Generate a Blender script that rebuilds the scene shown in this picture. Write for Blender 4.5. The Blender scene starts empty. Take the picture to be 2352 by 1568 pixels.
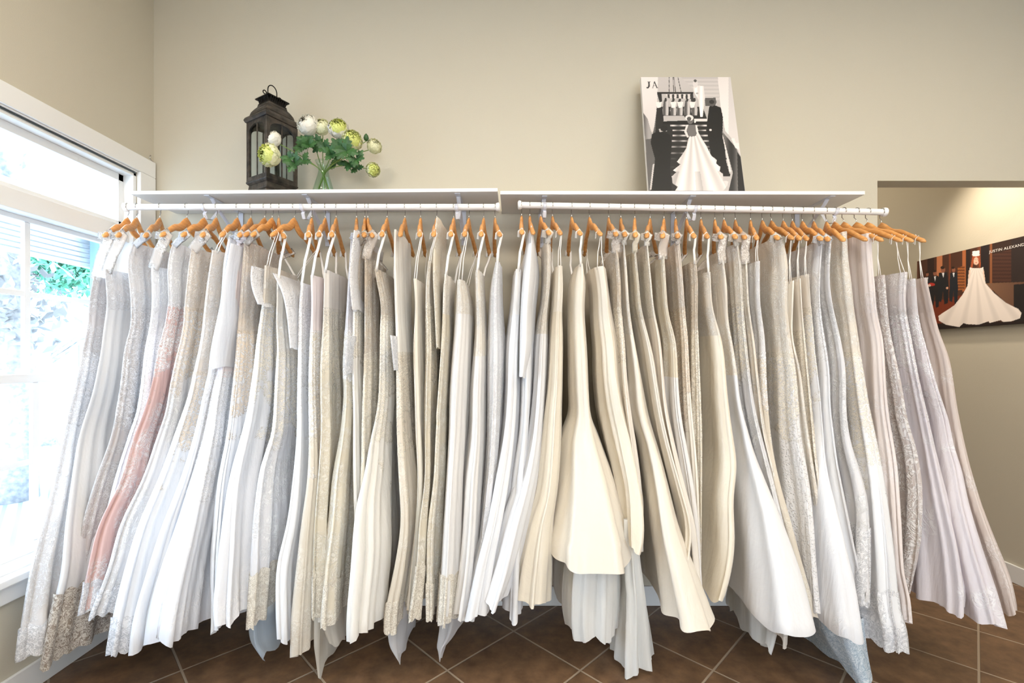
import bpy, bmesh, math, random
from mathutils import Vector, Matrix
random.seed(7)
PI=math.pi
scn=bpy.context.scene
COL=scn.collection
# ---------------------------------------------------------------- camera model (metres; image 2352x1568)
F=1060.0; CX=1180.0; CY=820.0; HC=1.34
YW=2.50      # back wall
YR=2.20      # hanging rods
XL=-1.95     # window wall
XR=2.98      # far side wall
def PX(px,D): return (px-CX)/F*D
def PZ(py,D): return HC-(py-CY)/F*D
def proj(p): return (CX+F*p[0]/p[1], CY-F*(p[2]-HC)/p[1])
cam=bpy.data.cameras.new('camera'); cam.sensor_width=36; cam.lens=F/2352*36
cam.shift_x=-(CX-1176)/2352; cam.shift_y=(CY-784)/2352; cam.clip_start=.05
co=bpy.data.objects.new('camera',cam); COL.objects.link(co); co.location=(0,0,HC); co.rotation_euler=(PI/2,0,0)
scn.camera=co
# ---------------------------------------------------------------- colour + materials
def lin(c):
    if isinstance(c,str):
        c=[int(c[i:i+2],16)/255 for i in (0,2,4)]
    return tuple((v/12.92 if v<=.04045 else ((v+.055)/1.055)**2.4) for v in c)+(1,)
def newmat(name):
    m=bpy.data.materials.new(name); m.use_nodes=True
    nt=m.node_tree; b=nt.nodes['Principled BSDF']
    return m,nt,b
def N(nt,t,**k):
    n=nt.nodes.new(t)
    for a,v in k.items():
        if a.startswith('i_'):
            n.inputs[int(a[2:])].default_value=v
        else: setattr(n,a,v)
    return n
def simple(name,col,rough=.5,metal=0,noise=0,nscale=8,bump=0,bscale=60,spec=.5,col2=None):
    m,nt,b=newmat(name); L=nt.links
    b.inputs['Base Color'].default_value=lin(col); b.inputs['Roughness'].default_value=rough
    b.inputs['Metallic'].default_value=metal; b.inputs['Specular IOR Level'].default_value=spec
    tc=N(nt,'ShaderNodeTexCoord')
    if noise or col2:
        nz=N(nt,'ShaderNodeTexNoise'); nz.inputs['Scale'].default_value=nscale; nz.inputs['Detail'].default_value=5
        L.new(tc.outputs['Object'],nz.inputs['Vector'])
        mx=N(nt,'ShaderNodeMix',data_type='RGBA'); mx.inputs[6].default_value=lin(col)
        c2=lin(col2) if col2 else tuple(v*(1-noise) for v in lin(col)[:3])+(1,)
        mx.inputs[7].default_value=c2
        rp=N(nt,'ShaderNodeMapRange'); rp.inputs[1].default_value=.35; rp.inputs[2].default_value=.65
        L.new(nz.outputs[0],rp.inputs[0]); L.new(rp.outputs[0],mx.inputs[0]); L.new(mx.outputs[2],b.inputs['Base Color'])
    if bump:
        n2=N(nt,'ShaderNodeTexNoise'); n2.inputs['Scale'].default_value=bscale; n2.inputs['Detail'].default_value=4
        L.new(tc.outputs['Object'],n2.inputs['Vector'])
        bp=N(nt,'ShaderNodeBump'); bp.inputs['Strength'].default_value=bump; bp.inputs['Distance'].default_value=.005
        L.new(n2.outputs[0],bp.inputs['Height']); L.new(bp.outputs[0],b.inputs['Normal'])
    return m
def fabric(name,col,rough=.7,sheen=.3,lace=None,lscale=28,lthr=.5,lbump=.6,alpha=1.0,bead=0,crease=.15,grad=None,translucent=.25,fade=False):
    """cloth: base colour, optional woven lace motifs in a second colour, optional bead relief, optional see-through net"""
    m,nt,b=newmat(name); L=nt.links
    b.inputs['Roughness'].default_value=rough
    b.inputs['Sheen Weight'].default_value=sheen; b.inputs['Sheen Roughness'].default_value=.4
    b.inputs['Specular IOR Level'].default_value=.5 if rough<.5 else .25
    tc=N(nt,'ShaderNodeTexCoord'); geo=N(nt,'ShaderNodeObjectInfo')
    add=N(nt,'ShaderNodeVectorMath',operation='ADD')
    L.new(tc.outputs['Object'],add.inputs[0])
    cmb=N(nt,'ShaderNodeCombineXYZ'); L.new(geo.outputs['Random'],cmb.inputs[0]); L.new(geo.outputs['Random'],cmb.inputs[2])
    sc=N(nt,'ShaderNodeVectorMath',operation='SCALE'); sc.inputs[3].default_value=7.; L.new(cmb.outputs[0],sc.inputs[0]); L.new(sc.outputs[0],add.inputs[1])
    vec=add.outputs[0]
    heights=[]
    base=lin(col); colout=None; lfac=None
    cr=N(nt,'ShaderNodeTexNoise'); cr.inputs['Scale'].default_value=9; cr.inputs['Detail'].default_value=3; cr.inputs['Distortion'].default_value=1.2
    L.new(vec,cr.inputs['Vector']); heights.append((cr.outputs[0],crease*3))
    sm=N(nt,'ShaderNodeVectorMath',operation='MULTIPLY'); sm.inputs[1].default_value=(1,1,.07); L.new(vec,sm.inputs[0])
    vf=N(nt,'ShaderNodeTexNoise'); vf.inputs['Scale'].default_value=38; vf.inputs['Detail'].default_value=3; L.new(sm.outputs[0],vf.inputs['Vector']); heights.append((vf.outputs[0],2.2 if rough>.5 else .9))
    if lace:
        wz=N(nt,'ShaderNodeTexNoise'); wz.inputs['Scale'].default_value=lscale*1.15; wz.inputs['Detail'].default_value=1.; wz.inputs['Distortion'].default_value=2.4
        L.new(vec,wz.inputs['Vector'])
        sb_=N(nt,'ShaderNodeMath',operation='SUBTRACT'); sb_.inputs[1].default_value=.47; L.new(wz.outputs[0],sb_.inputs[0])
        ab_=N(nt,'ShaderNodeMath',operation='ABSOLUTE'); L.new(sb_.outputs[0],ab_.inputs[0])
        big=N(nt,'ShaderNodeTexNoise'); big.inputs['Scale'].default_value=lscale*.3; big.inputs['Detail'].default_value=3; L.new(vec,big.inputs['Vector'])
        r1=N(nt,'ShaderNodeMapRange'); r1.inputs[1].default_value=.075; r1.inputs[2].default_value=.02; L.new(ab_.outputs[0],r1.inputs[0])
        r2=N(nt,'ShaderNodeMapRange'); r2.inputs[1].default_value=.56; r2.inputs[2].default_value=.62; L.new(wz.outputs[0],r2.inputs[0])
        mxx=N(nt,'ShaderNodeMath',operation='MAXIMUM'); L.new(r1.outputs[0],mxx.inputs[0]); L.new(r2.outputs[0],mxx.inputs[1])
        r3=N(nt,'ShaderNodeMapRange'); r3.inputs[1].default_value=lthr-.05; r3.inputs[2].default_value=lthr+.05
        if grad:   # fewer motifs towards the hem (grad=(z0,z1) in object space)
            sx=N(nt,'ShaderNodeSeparateXYZ'); L.new(tc.outputs['Object'],sx.inputs[0])
            g=N(nt,'ShaderNodeMapRange'); g.inputs[1].default_value=grad[0]; g.inputs[2].default_value=grad[1]; g.inputs[3].default_value=-.16; g.inputs[4].default_value=.14
            L.new(sx.outputs[2],g.inputs[0]); ad=N(nt,'ShaderNodeMath',operation='ADD'); L.new(big.outputs[0],ad.inputs[0]); L.new(g.outputs[0],ad.inputs[1]); L.new(ad.outputs[0],r3.inputs[0])
        elif fade:   # motifs thin out downwards along the cloth
            fa=N(nt,'ShaderNodeAttribute',attribute_name='fade'); fm=N(nt,'ShaderNodeMath',operation='MULTIPLY_ADD'); fm.inputs[1].default_value=-.55; fm.inputs[2].default_value=.28; L.new(fa.outputs['Fac'],fm.inputs[0])
            ad=N(nt,'ShaderNodeMath',operation='ADD'); L.new(big.outputs[0],ad.inputs[0]); L.new(fm.outputs[0],ad.inputs[1]); L.new(ad.outputs[0],r3.inputs[0])
        else: L.new(big.outputs[0],r3.inputs[0])
        ml=N(nt,'ShaderNodeMath',operation='MULTIPLY'); L.new(mxx.outputs[0],ml.inputs[0]); L.new(r3.outputs[0],ml.inputs[1])
        lfac=ml.outputs[0]
        mx=N(nt,'ShaderNodeMix',data_type='RGBA'); mx.inputs[6].default_value=base; mx.inputs[7].default_value=lin(lace)
        L.new(lfac,mx.inputs[0]); colout=mx.outputs[2]; L.new(colout,b.inputs['Base Color'])
        heights.append((lfac,lbump*.55))
    else: b.inputs['Base Color'].default_value=base
    if bead:
        vb=N(nt,'ShaderNodeTexVoronoi',feature='F1'); vb.inputs['Scale'].default_value=130; L.new(vec,vb.inputs['Vector'])
        rb=N(nt,'ShaderNodeMapRange'); rb.inputs[1].default_value=.5; rb.inputs[2].default_value=0.; L.new(vb.outputs['Distance'],rb.inputs[0]); heights.append((rb.outputs[0],bead))
    h=None
    for s,w in heights:
        mm=N(nt,'ShaderNodeMath',operation='MULTIPLY'); L.new(s,mm.inputs[0]); mm.inputs[1].default_value=w
        if h is None: h=mm.outputs[0]
        else:
            aa=N(nt,'ShaderNodeMath',operation='ADD'); L.new(h,aa.inputs[0]); L.new(mm.outputs[0],aa.inputs[1]); h=aa.outputs[0]
    bp=N(nt,'ShaderNodeBump'); bp.inputs['Strength'].default_value=.8; bp.inputs['Distance'].default_value=.004
    L.new(h,bp.inputs['Height']); L.new(bp.outputs[0],b.inputs['Normal'])
    out=nt.nodes['Material Output']; sh=b.outputs[0]
    if translucent:
        tr=N(nt,'ShaderNodeBsdfTranslucent'); tr.inputs[0].default_value=base
        ms=N(nt,'ShaderNodeMixShader'); ms.inputs[0].default_value=translucent; L.new(sh,ms.inputs[1]); L.new(tr.outputs[0],ms.inputs[2]); sh=ms.outputs[0]
    if alpha<1:
        tp=N(nt,'ShaderNodeBsdfTransparent'); ms=N(nt,'ShaderNodeMixShader')
        if lfac is not None:
            mp=N(nt,'ShaderNodeMapRange'); mp.inputs[3].default_value=alpha; mp.inputs[4].default_value=1.; L.new(lfac,mp.inputs[0]); L.new(mp.outputs[0],ms.inputs[0])
        else: ms.inputs[0].default_value=alpha
        L.new(tp.outputs[0],ms.inputs[1]); L.new(sh,ms.inputs[2]); sh=ms.outputs[0]
    L.new(sh,out.inputs[0]); return m
def glass(name,tint=(1,1,1,1),mixf=.12):
    m=bpy.data.materials.new(name); m.use_nodes=True; nt=m.node_tree; nt.nodes.clear()
    o=N(nt,'ShaderNodeOutputMaterial'); t=N(nt,'ShaderNodeBsdfTransparent'); t.inputs[0].default_value=tint
    g=N(nt,'ShaderNodeBsdfGlossy'); g.inputs['Roughness'].default_value=.03
    fr=N(nt,'ShaderNodeLayerWeight'); fr.inputs[0].default_value=.35
    pw=N(nt,'ShaderNodeMath',operation='POWER'); pw.inputs[1].default_value=3.; nt.links.new(fr.outputs['Facing'],pw.inputs[0])
    mm=N(nt,'ShaderNodeMath',operation='MULTIPLY_ADD'); mm.inputs[1].default_value=mixf; mm.inputs[2].default_value=.03; nt.links.new(pw.outputs[0],mm.inputs[0])
    s=N(nt,'ShaderNodeMixShader'); nt.links.new(mm.outputs[0],s.inputs[0]); nt.links.new(t.outputs[0],s.inputs[1]); nt.links.new(g.outputs[0],s.inputs[2]); nt.links.new(s.outputs[0],o.inputs[0])
    return m
# ---------------------------------------------------------------- mesh helpers
def mk(name,verts,faces,mats,parent=None,loc=(0,0,0),smooth=True,idx=None):
    me=bpy.data.meshes.new(name)
    L=Vector(loc); me.from_pydata([(v[0]-L.x,v[1]-L.y,v[2]-L.z) for v in verts],[],faces)
    if not isinstance(mats,(list,tuple)): mats=[mats]
    for m in mats: me.materials.append(m)
    if smooth: me.polygons.foreach_set('use_smooth',[True]*len(me.polygons))
    if idx: me.polygons.foreach_set('material_index',idx)
    me.update()
    o=bpy.data.objects.new(name,me); COL.objects.link(o)
    if parent is not None: o.parent=parent      # loc is the parent's location: local coordinates
    else: o.location=loc
    return o
class MB:
    def __init__(s): s.v=[]; s.f=[]; s.i=[]
    def add(s,v,f,mi=0):
        n=len(s.v); s.v+= [tuple(p) for p in v]; s.f+=[tuple(a+n for a in q) for q in f]; s.i+=[mi]*len(f); return s
    def box(s,x0,x1,y0,y1,z0,z1,mi=0,M=None):
        v=[(x,y,z) for x in (x0,x1) for y in (y0,y1) for z in (z0,z1)]
        if M: v=[tuple(M@Vector(p)) for p in v]
        return s.add(v,[(0,1,3,2),(4,6,7,5),(0,4,5,1),(2,3,7,6),(0,2,6,4),(1,5,7,3)],mi)
    def sweep(s,pts,rad,n=10,mi=0,rx=None,up=(1,0,0),closed=False,caps=True):
        """tube along pts; rad radius or list; rx second half width list (along up)"""
        P=[Vector(p) for p in pts]; m=len(P)
        R=rad if isinstance(rad,(list,tuple)) else [rad]*m
        R2=rx if rx is not None else R
        if not isinstance(R2,(list,tuple)): R2=[R2]*m
        v=[]; U=Vector(up).normalized()
        for i in range(m):
            if closed: t=P[(i+1)%m]-P[i-1]
            else: t=P[min(i+1,m-1)]-P[max(i-1,0)]
            t.normalize(); a=U-t*U.dot(t)
            if a.length<1e-4: a=Vector((0,1,0))-t*t.y
            a.normalize(); b=t.cross(a)
            for k in range(n):
                th=2*PI*k/n; v.append(tuple(P[i]+a*(R2[i]*math.cos(th))+b*(R[i]*math.sin(th))))
        f=[]
        for i in range(m if closed else m-1):
            j=(i+1)%m
            for k in range(n): f.append((i*n+k,i*n+(k+1)%n,j*n+(k+1)%n,j*n+k))
        if caps and not closed: f.append(tuple(range(n))[::-1]); f.append(tuple((m-1)*n+k for k in range(n)))
        return s.add(v,f,mi)
    def lathe(s,prof,n=20,mi=0,M=None,axis=(0,0)):
        v=[];f=[]
        for r,z in prof:
            for k in range(n):
                th=2*PI*k/n; v.append((axis[0]+r*math.cos(th),axis[1]+r*math.sin(th),z))
        if M: v=[tuple(M@Vector(p)) for p in v]
        for i in range(len(prof)-1):
            for k in range(n): f.append((i*n+k,i*n+(k+1)%n,(i+1)*n+(k+1)%n,(i+1)*n+k))
        return s.add(v,f,mi)
    def frustum(s,w0,z0,w1,z1,mi=0,M=None):
        v=[(sx*w0,sy*w0,z0) for sx,sy in ((-1,-1),(1,-1),(1,1),(-1,1))]+[(sx*w1,sy*w1,z1) for sx,sy in ((-1,-1),(1,-1),(1,1),(-1,1))]
        if M: v=[tuple(M@Vector(p)) for p in v]
        return s.add(v,[(3,2,1,0),(4,5,6,7)]+[(k,(k+1)%4,4+(k+1)%4,4+k) for k in range(4)],mi)
    def build(s,name,mats,parent=None,loc=(0,0,0),smooth=False,bevel=0):
        o=mk(name,s.v,s.f,mats,parent,loc,smooth,s.i)
        if bevel:
            b=o.modifiers.new('bevel','BEVEL'); b.width=bevel; b.segments=2; b.limit_method='ANGLE'
        return o
def empty(name,loc): 
    o=bpy.data.objects.new(name,None); COL.objects.link(o); o.location=loc; o.empty_display_size=.05; return o
def tag(o,label,cat,group=None,kind=None):
    o['label']=label; o['category']=cat
    if group: o['group']=group
    if kind: o['kind']=kind
    return o
def struct(o): o['kind']='structure'; return o
# ---------------------------------------------------------------- palette
M_wall=simple('wall_paint','C6BFAE',.85,bump=.12,bscale=180)
M_white=simple('white_trim_paint','E9E9E8',.45)
M_shelf=simple('white_melamine','E4E2E0',.4)
M_metal_white=simple('white_enamelled_steel','D5D8E2',.3)
M_chrome=simple('hook_steel','C8C8C8',.18,metal=1)
M_ceil=simple('ceiling_paint','E4DFD2',.9)
def tile_mat():
    m,nt,b=newmat('floor_tile'); L=nt.links
    tc=N(nt,'ShaderNodeTexCoord'); mp=N(nt,'ShaderNodeMapping'); mp.vector_type='POINT'
    s=.402; a=PI/4
    # rotate 45 deg about the lattice origin (0,2.258), scale to tile units
    ox,oy=0,2.258
    rx=(ox*math.cos(a)-oy*math.sin(a))/s; ry=(ox*math.sin(a)+oy*math.cos(a))/s
    mp.inputs['Rotation'].default_value=(0,0,a); mp.inputs['Scale'].default_value=(1/s,1/s,1); mp.inputs['Location'].default_value=(-rx,-ry,0)
    L.new(tc.outputs['Object'],mp.inputs[0]); sx=N(nt,'ShaderNodeSeparateXYZ'); L.new(mp.outputs[0],sx.inputs[0])
    ds=[]
    for k in (0,1):
        fr=N(nt,'ShaderNodeMath',operation='FRACT'); L.new(sx.outputs[k],fr.inputs[0])
        sb=N(nt,'ShaderNodeMath',operation='SUBTRACT'); L.new(fr.outputs[0],sb.inputs[0]); sb.inputs[1].default_value=.5
        ab=N(nt,'ShaderNodeMath',operation='ABSOLUTE'); L.new(sb.outputs[0],ab.inputs[0]); ds.append(ab)
    mx=N(nt,'ShaderNodeMath',operation='MAXIMUM'); L.new(ds[0].outputs[0],mx.inputs[0]); L.new(ds[1].outputs[0],mx.inputs[1])
    g=N(nt,'ShaderNodeMapRange'); g.inputs[1].default_value=.486; g.inputs[2].default_value=.492; L.new(mx.outputs[0],g.inputs[0])
    nz=N(nt,'ShaderNodeTexNoise'); nz.inputs['Scale'].default_value=14; nz.inputs['Detail'].default_value=8; nz.inputs['Roughness'].default_value=.65; L.new(tc.outputs['Object'],nz.inputs['Vector'])
    cr=N(nt,'ShaderNodeValToRGB'); cr.color_ramp.elements[0].position=.3; cr.color_ramp.elements[0].color=lin('57402E'); cr.color_ramp.elements[1].position=.7; cr.color_ramp.elements[1].color=lin('7D6046')
    L.new(nz.outputs[0],cr.inputs[0])
    mc=N(nt,'ShaderNodeMix',data_type='RGBA'); mc.inputs[7].default_value=lin('9E8C78'); L.new(cr.outputs[0],mc.inputs[6]); L.new(g.outputs[0],mc.inputs[0]); L.new(mc.outputs[2],b.inputs['Base Color'])
    b.inputs['Roughness'].default_value=.45
    iv=N(nt,'ShaderNodeMath',operation='SUBTRACT'); iv.inputs[0].default_value=1.; L.new(g.outputs[0],iv.inputs[1])
    bp=N(nt,'ShaderNodeBump'); bp.inputs['Distance'].default_value=.002; L.new(iv.outputs[0],bp.inputs['Height']); L.new(bp.outputs[0],b.inputs['Normal'])
    return m
M_floor=tile_mat()
# ---------------------------------------------------------------- ROOM
CH=3.35; YB=-3.2; WT=.12
OX,OZ=1.97,2.295      # opening in the back wall: left edge, top
m=MB().box(XL-.15,XR+.15,YB-.15,5.2,-.1,0); struct(m.build('floor',M_floor))
m=MB().box(XL-.15,XR+.15,YB-.15,5.2,CH,CH+.1); struct(m.build('ceiling',M_ceil))
m=MB().box(XL-.15,OX,YW,YW+.1,0,CH).box(OX,XR,YW,YW+.1,OZ,CH); struct(m.build('wall_back',M_wall))
m=MB().box(XR,XR+.12,YB,5.2,0,CH); struct(m.build('wall_right',M_wall))
m=MB().box(XL-.15,XR,5.1,5.2,0,CH).box(OX-1.0,OX-.9,YW+.1,5.1,0,CH); struct(m.build('wall_passage',M_wall))
# rear wall with a wide shop-front opening behind the camera
m=MB().box(XL-.15,XR+.12,YB-.12,YB,2.75,CH).box(XL-.15,.0,YB-.12,YB,0,2.75).box(XR-.45,XR+.12,YB-.12,YB,0,2.75).box(.0,XR-.45,YB-.12,YB,0,.35)
struct(m.build('wall_rear',M_wall))
m=MB()
for x in (.0,.82,1.65,XR-.51): m.box(x,x+.06,YB-.1,YB-.02,.35,2.75)
m.box(.0,XR-.45,YB-.1,YB-.02,.35,.42); m.box(.0,XR-.45,YB-.1,YB-.02,2.68,2.75)
struct(m.build('window_2',M_white))
# left wall with the big window
WY0,WY1,WZ0,WZ1=.35,2.385,.50,2.30
W=.15
m=MB().box(XL-W,XL,YB,WY0,0,CH).box(XL-W,XL,WY1,YW,0,CH).box(XL-W,XL,WY0,WY1,0,WZ0).box(XL-W,XL,WY0,WY1,WZ1,CH)
struct(m.build('wall_left',M_wall))
m=MB()
m.box(XL,XL+.022,WY0-.09,YW-.012,WZ1,2.385).box(XL,XL+.022,WY1,YW-.012,.45,WZ1).box(XL,XL+.022,WY0-.09,WY0,.45,WZ1)
m.box(XL-.01,XL+.012,WY0,WY1,WZ1-.008,WZ1)
struct(m.build('trim_1',M_white,bevel=.004))
m=MB().box(XL,XL+.05,WY0-.11,YW-.01,.475,.505).box(XL,XL+.02,WY0-.09,YW-.012,.40,.475); struct(m.build('trim_2',M_white,bevel=.004))
win=empty('window_1',(XL-.08,1.4,WZ0)); struct(win); wl=win.location
XG=XL-.05   # sash plane (inner face)
m=MB()   # outer frame, reveal and transom
m.box(XL-W,XL,WY0,WY1,WZ0,WZ0+.03).box(XL-W,XL,WY0,WY1,WZ1-.03,WZ1).box(XL-W,XL,WY1-.02,WY1,WZ0,WZ1).box(XL-W,XL,WY0,WY0+.02,WZ0,WZ1)
m.box(XL-W,XL-.02,WY0,WY1,1.925,2.005)
m.build('window_frame',M_white,win,wl,bevel=.003)
m=MB()
m.box(XG-.04,XG,WY0+.02,WY1-.02,2.235,2.27).box(XG-.04,XG,WY0+.02,WY1-.02,2.005,2.03).box(XG-.04,XG,2.335,2.365,2.005,2.27).box(XG-.04,XG,WY0+.02,WY0+.05,2.005,2.27)
m.build('transom_sash',M_white,win,wl,bevel=.002)
YM=[1.936,1.936-.42,1.936-.84]
def sash(name,z0,z1,zm,x,rb,rt):
    m=MB()
    m.box(x-.03,x,WY0+.02,WY1-.02,z0,z0+rb).box(x-.03,x,WY0+.02,WY1-.02,z1-rt,z1)
    for a,b_ in ((WY0+.02,WY0+.07),(2.30,2.365)): m.box(x-.03,x,a,b_,z0+rb+.0005,z1-rt-.0005)
    for y in YM: m.box(x-.022,x-.004,y-.012,y+.012,z0+rb+.0005,z1-rt-.0005)
    m.box(x-.0205,x-.0055,WY0+.0705,2.2995,zm-.011,zm+.011)
    m.build(name,M_white,win,wl,bevel=.002)
sash('upper_sash',1.235,1.925,1.605,XG-.035,.035,.02)
sash('lower_sash',.53,1.27,.905,XG,.045,.035)
M_pane=glass('window_glass',(.97,.99,1,1))
MB().box(XG-.05,XG-.047,WY0+.03,WY1-.03,.54,1.92).box(XG-.03,XG-.027,WY0+.03,WY1-.03,2.02,2.25).build('pane',M_pane,win,wl)
m=MB().box(XL-.004,XL+.006,WY0,WY1-.01,WZ1-.016,WZ1-.010); m.build('shade_track',simple('dark_track','3A464C',.5),win,wl)
# baseboards
m=MB().box(XL+.012,OX,YW-.014,YW,0,.105); struct(m.build('baseboard_back',M_white,bevel=.003))
m=MB().box(XL,XL+.014,YB,YW-.012,0,.105); struct(m.build('baseboard_left',M_white,bevel=.003))
m=MB().box(XR-.014,XR,YB,5.1,0,.105); struct(m.build('baseboard_right',M_white,bevel=.003))
# little cup hook in the corner above the window casing
m=MB().sweep([(XL+.012,YW-.012,2.385),(XL+.012,YW-.03,2.39),(XL+.014,YW-.045,2.40),(XL+.014,YW-.04,2.415)],.003,6)
tag(m.build('cup_hook',M_chrome,smooth=True),'tiny metal cup hook in the corner above the white window casing','hook')
# ---------------------------------------------------------------- SHELVES, BRACKETS, RODS
def shelf(name,x0,x1,z0,z1,label):
    # board top follows a slight slope z0->z1; 0.30 deep, 18 mm thick
    v=[]
    for x,z in ((x0,z0),(x1,z1)):
        for y in (YW-.30,YW-.001):
            for dz in (-.017,0): v.append((x,y,z+dz))
    m=MB().add(v,[(0,1,3,2),(4,6,7,5),(0,4,5,1),(2,3,7,6),(0,2,6,4),(1,5,7,3)])
    o=m.build(name,M_shelf,bevel=.0015); return tag(o,label,'shelf')
ZS=2.132
shelf('wall_shelf',PX(300,2.2),PX(1143,2.2),PZ(438,2.2),PZ(431.5,2.2),'long white wall shelf under the lantern and the flowers')
shelf('wall_shelf',PX(1149,2.2),PX(1987,2.2),PZ(438,2.2),PZ(438.5,2.2),'long white wall shelf under the leaning black and white print')
ROD=.0148
def rodz(side,x):
    if side=='L': return PZ(475.5,YR)
    return PZ(471+(x*F/YR+CX-1198)*.0193,YR)
def rod(side,px0,px1,label):
    x0,x1=PX(px0,YR),PX(px1,YR); z0,z1=rodz(side,x0),rodz(side,x1)
    r=empty('hanging_rod',((x0+x1)/2,YR,min(z0,z1)-ROD)); tag(r,label,'rod')
    m=MB().sweep([(x0,YR,z0),(x1,YR,z1)],ROD,20,up=(0,1,0)); m.build('rod_tube',M_white,r,r.location,smooth=False)
    for x,z,sg in ((x0,z0,-1),(x1,z1,1)):
        MB().sweep([(x-sg*.010,YR,z),(x,YR,z),(x+sg*.006,YR,z),(x+sg*.010,YR,z)],[.0175,.0215,.0205,.014],20,up=(0,1,0)).build('end_cap',M_white,r,r.location,smooth=False)
rod('L',290,1144,'round white hanging rod running from the window to mid wall')
rod('R',1194,2031,'round white hanging rod ending in a cap before the passage')
def bracket(x,zs,side,label,group):
    r=empty('shelf_bracket',(x,YW-.002,zs-.20)); tag(r,label,'bracket',group)
    zr=rodz(side,x); w=.0125
    m=MB().box(x-w,x+w,YW-.285,YW-.002,zs-.0205,zs-.0175).box(x-w,x+w,YW-.006,YW-.002,zs-.20,zs-.0205); m.build('bracket_plate',M_metal_white,r,r.location)
    MB().sweep([(x,YW-.245,zs-.022),(x,YW-.225,zs-.04),(x,YW-.008,zs-.175)],.003,6,rx=.010,up=(1,0,0)).build('diagonal_strut',M_metal_white,r,r.location)
    pts=[(x,YW-.28,zs-.021),(x,YR+.023,zr+.02),(x,YR+.024,zr)]
    for k in range(0,9):
        a=-k*PI/8; pts.append((x,YR+.0185*math.cos(a),zr+.0185*math.sin(a)))
    pts.append((x,YR-.022,zr+.008))
    pts=[(x,YW-.19,zs-.06),(x,YR+.05,zr-.045),(x,YR+.012,zr-.052),(x,YR-.0,zr-.03)]+[(x,YR+.0185*math.cos(a),zr+.0185*math.sin(a)) for a in [-PI*.35-k*PI*.65/7 for k in range(8)]]+[(x,YR-.023,zr+.008)]
    MB().sweep(pts,.0025,6,rx=.008,up=(1,0,0)).build('rod_hook',M_metal_white,r,r.location)
for px,side,lb in ((482,'L','white steel shelf bracket nearest the window'),(704,'L','white steel shelf bracket below the vase of flowers'),(1052,'L','white steel shelf bracket near right end of the lantern shelf'),
                (1250,'R','white steel bracket near left end of the print shelf'),(1588,'R','white steel shelf bracket below the leaning black and white print'),(1905,'R','white steel shelf bracket nearest the passage')):
    x=PX(px,2.24); zs=PZ(438-(px-300)/843*6.5,2.2) if side=='L' else PZ(438.3,2.2)
    bracket(x,zs,side,lb,'shelf brackets')
# ---------------------------------------------------------------- fabrics; bluish, cream and lilac tints partly stand in for the light
FB={}
def fab(k,**kw):
    q=.95 if kw.get('lace') else .65
    if 'satin' in k: q=.9
    if not k.startswith(('net','lace_trim','applique')):
        c=kw['col']; kw['col']=''.join('%02X'%round(255-(255-int(c[i:i+2],16))*q) for i in (0,2,4))
    FB[k]=fabric(k+'_cloth',**kw)
fab('silver_lace',col='DEDAD9',lace='F1F1F3',lscale=42,lthr=.42,lbump=.8)
fab('grey_lace',col='CCC4C1',lace='ECE9E8',lscale=40,lthr=.40,lbump=.9)
fab('pearl_satin',col='E2E0DF',rough=.38,crease=.3)
fab('blush',col='E0BDB6',lace='F3ECEB',lscale=24,lthr=.52,lbump=.7)
fab('blush_tulle',col='EBDCDB',rough=.8,sheen=.5)
fab('white_tulle',col='EFF0F4',rough=.8,sheen=.5,lace='FAFAFC',lscale=20,lthr=.60,lbump=.5)
fab('cool_tulle',col='E9EBEF',rough=.8,sheen=.5)
fab('white_lace',col='E7E6E8',lace='FAFAFA',lscale=27,lthr=.46,lbump=.9)
fab('white_bead',col='ECEBEC',bead=1.2,crease=.1)
fab('nude_lace',col='E5D8CA',lace='F0EAE4',lscale=30,lthr=.42,lbump=1.0,bead=.5)
fab('taupe_bead',col='D8CAB8',lace='EEE8DF',lscale=34,lthr=.44,lbump=.9,bead=.9)
fab('cream_lace',col='E6DCC8',lace='F6F1E6',lscale=27,lthr=.44,lbump=.8)
fab('cream',col='EFE6D6',rough=.6)
fab('champagne',col='EADFD0',rough=.5)
fab('ivory_lace',col='EAE2D5',lace='F8F5EF',lscale=30,lthr=.45,lbump=.8)
fab('ivory_bead',col='EBE3D6',bead=1.1)
fab('ivory_tulle',col='EEEAE0',rough=.8,sheen=.5)
fab('champ_tulle',col='E4DACA',rough=.8,sheen=.5,lace='F2ECE0',lscale=22,lthr=.55,lbump=.5)
fab('ivory_satin',col='E5DDCD',rough=.36,crease=.35,translucent=.1)
fab('cream_satin',col='E5DBC8',rough=.28,crease=.5,translucent=.1)
fab('crepe',col='E8E4DE',rough=.55,crease=.1)
fab('white_satin',col='E2E2E4',rough=.33,crease=.25,translucent=.1)
fab('lilac_lit_lace',col='E3DCDD',lace='F5F3F6',lscale=36,lthr=.46,lbump=.9)  # lilac cast of the daylight put into the cloth colour, next line too
fab('lilac_lit_tulle',col='E2DBE0',rough=.8,sheen=.5,lace='F3F1F4',lscale=16,lthr=.58,lbump=.7)
fab('rose_tulle',col='EAE0DD',rough=.8,sheen=.5,lace='F0EAEA',lscale=18,lthr=.56,lbump=.5)
fab('mauve',col='D9CBC4',lace='EDE5E2',lscale=20,lthr=.56,lbump=.6)
fab('bold_lace',col='CFC4C1',lace='F6F4F4',lscale=19,lthr=.42,lbump=1.1)
fab('net',col='F4F4F6',rough=.8,alpha=.6,translucent=.4)
fab('net_dense',col='F8F8F5',rough=.8,alpha=.93,translucent=.3)
fab('net_cream',col='F5F0E5',rough=.8,alpha=.72,translucent=.4)
fab('net_blue',col='DDECF9',rough=.8,alpha=.5,translucent=.4)
fab('lace_trim_white',col='E2E3E7',lace='FAFAFC',lscale=30,lthr=.30,lbump=.4,alpha=.75)
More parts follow.
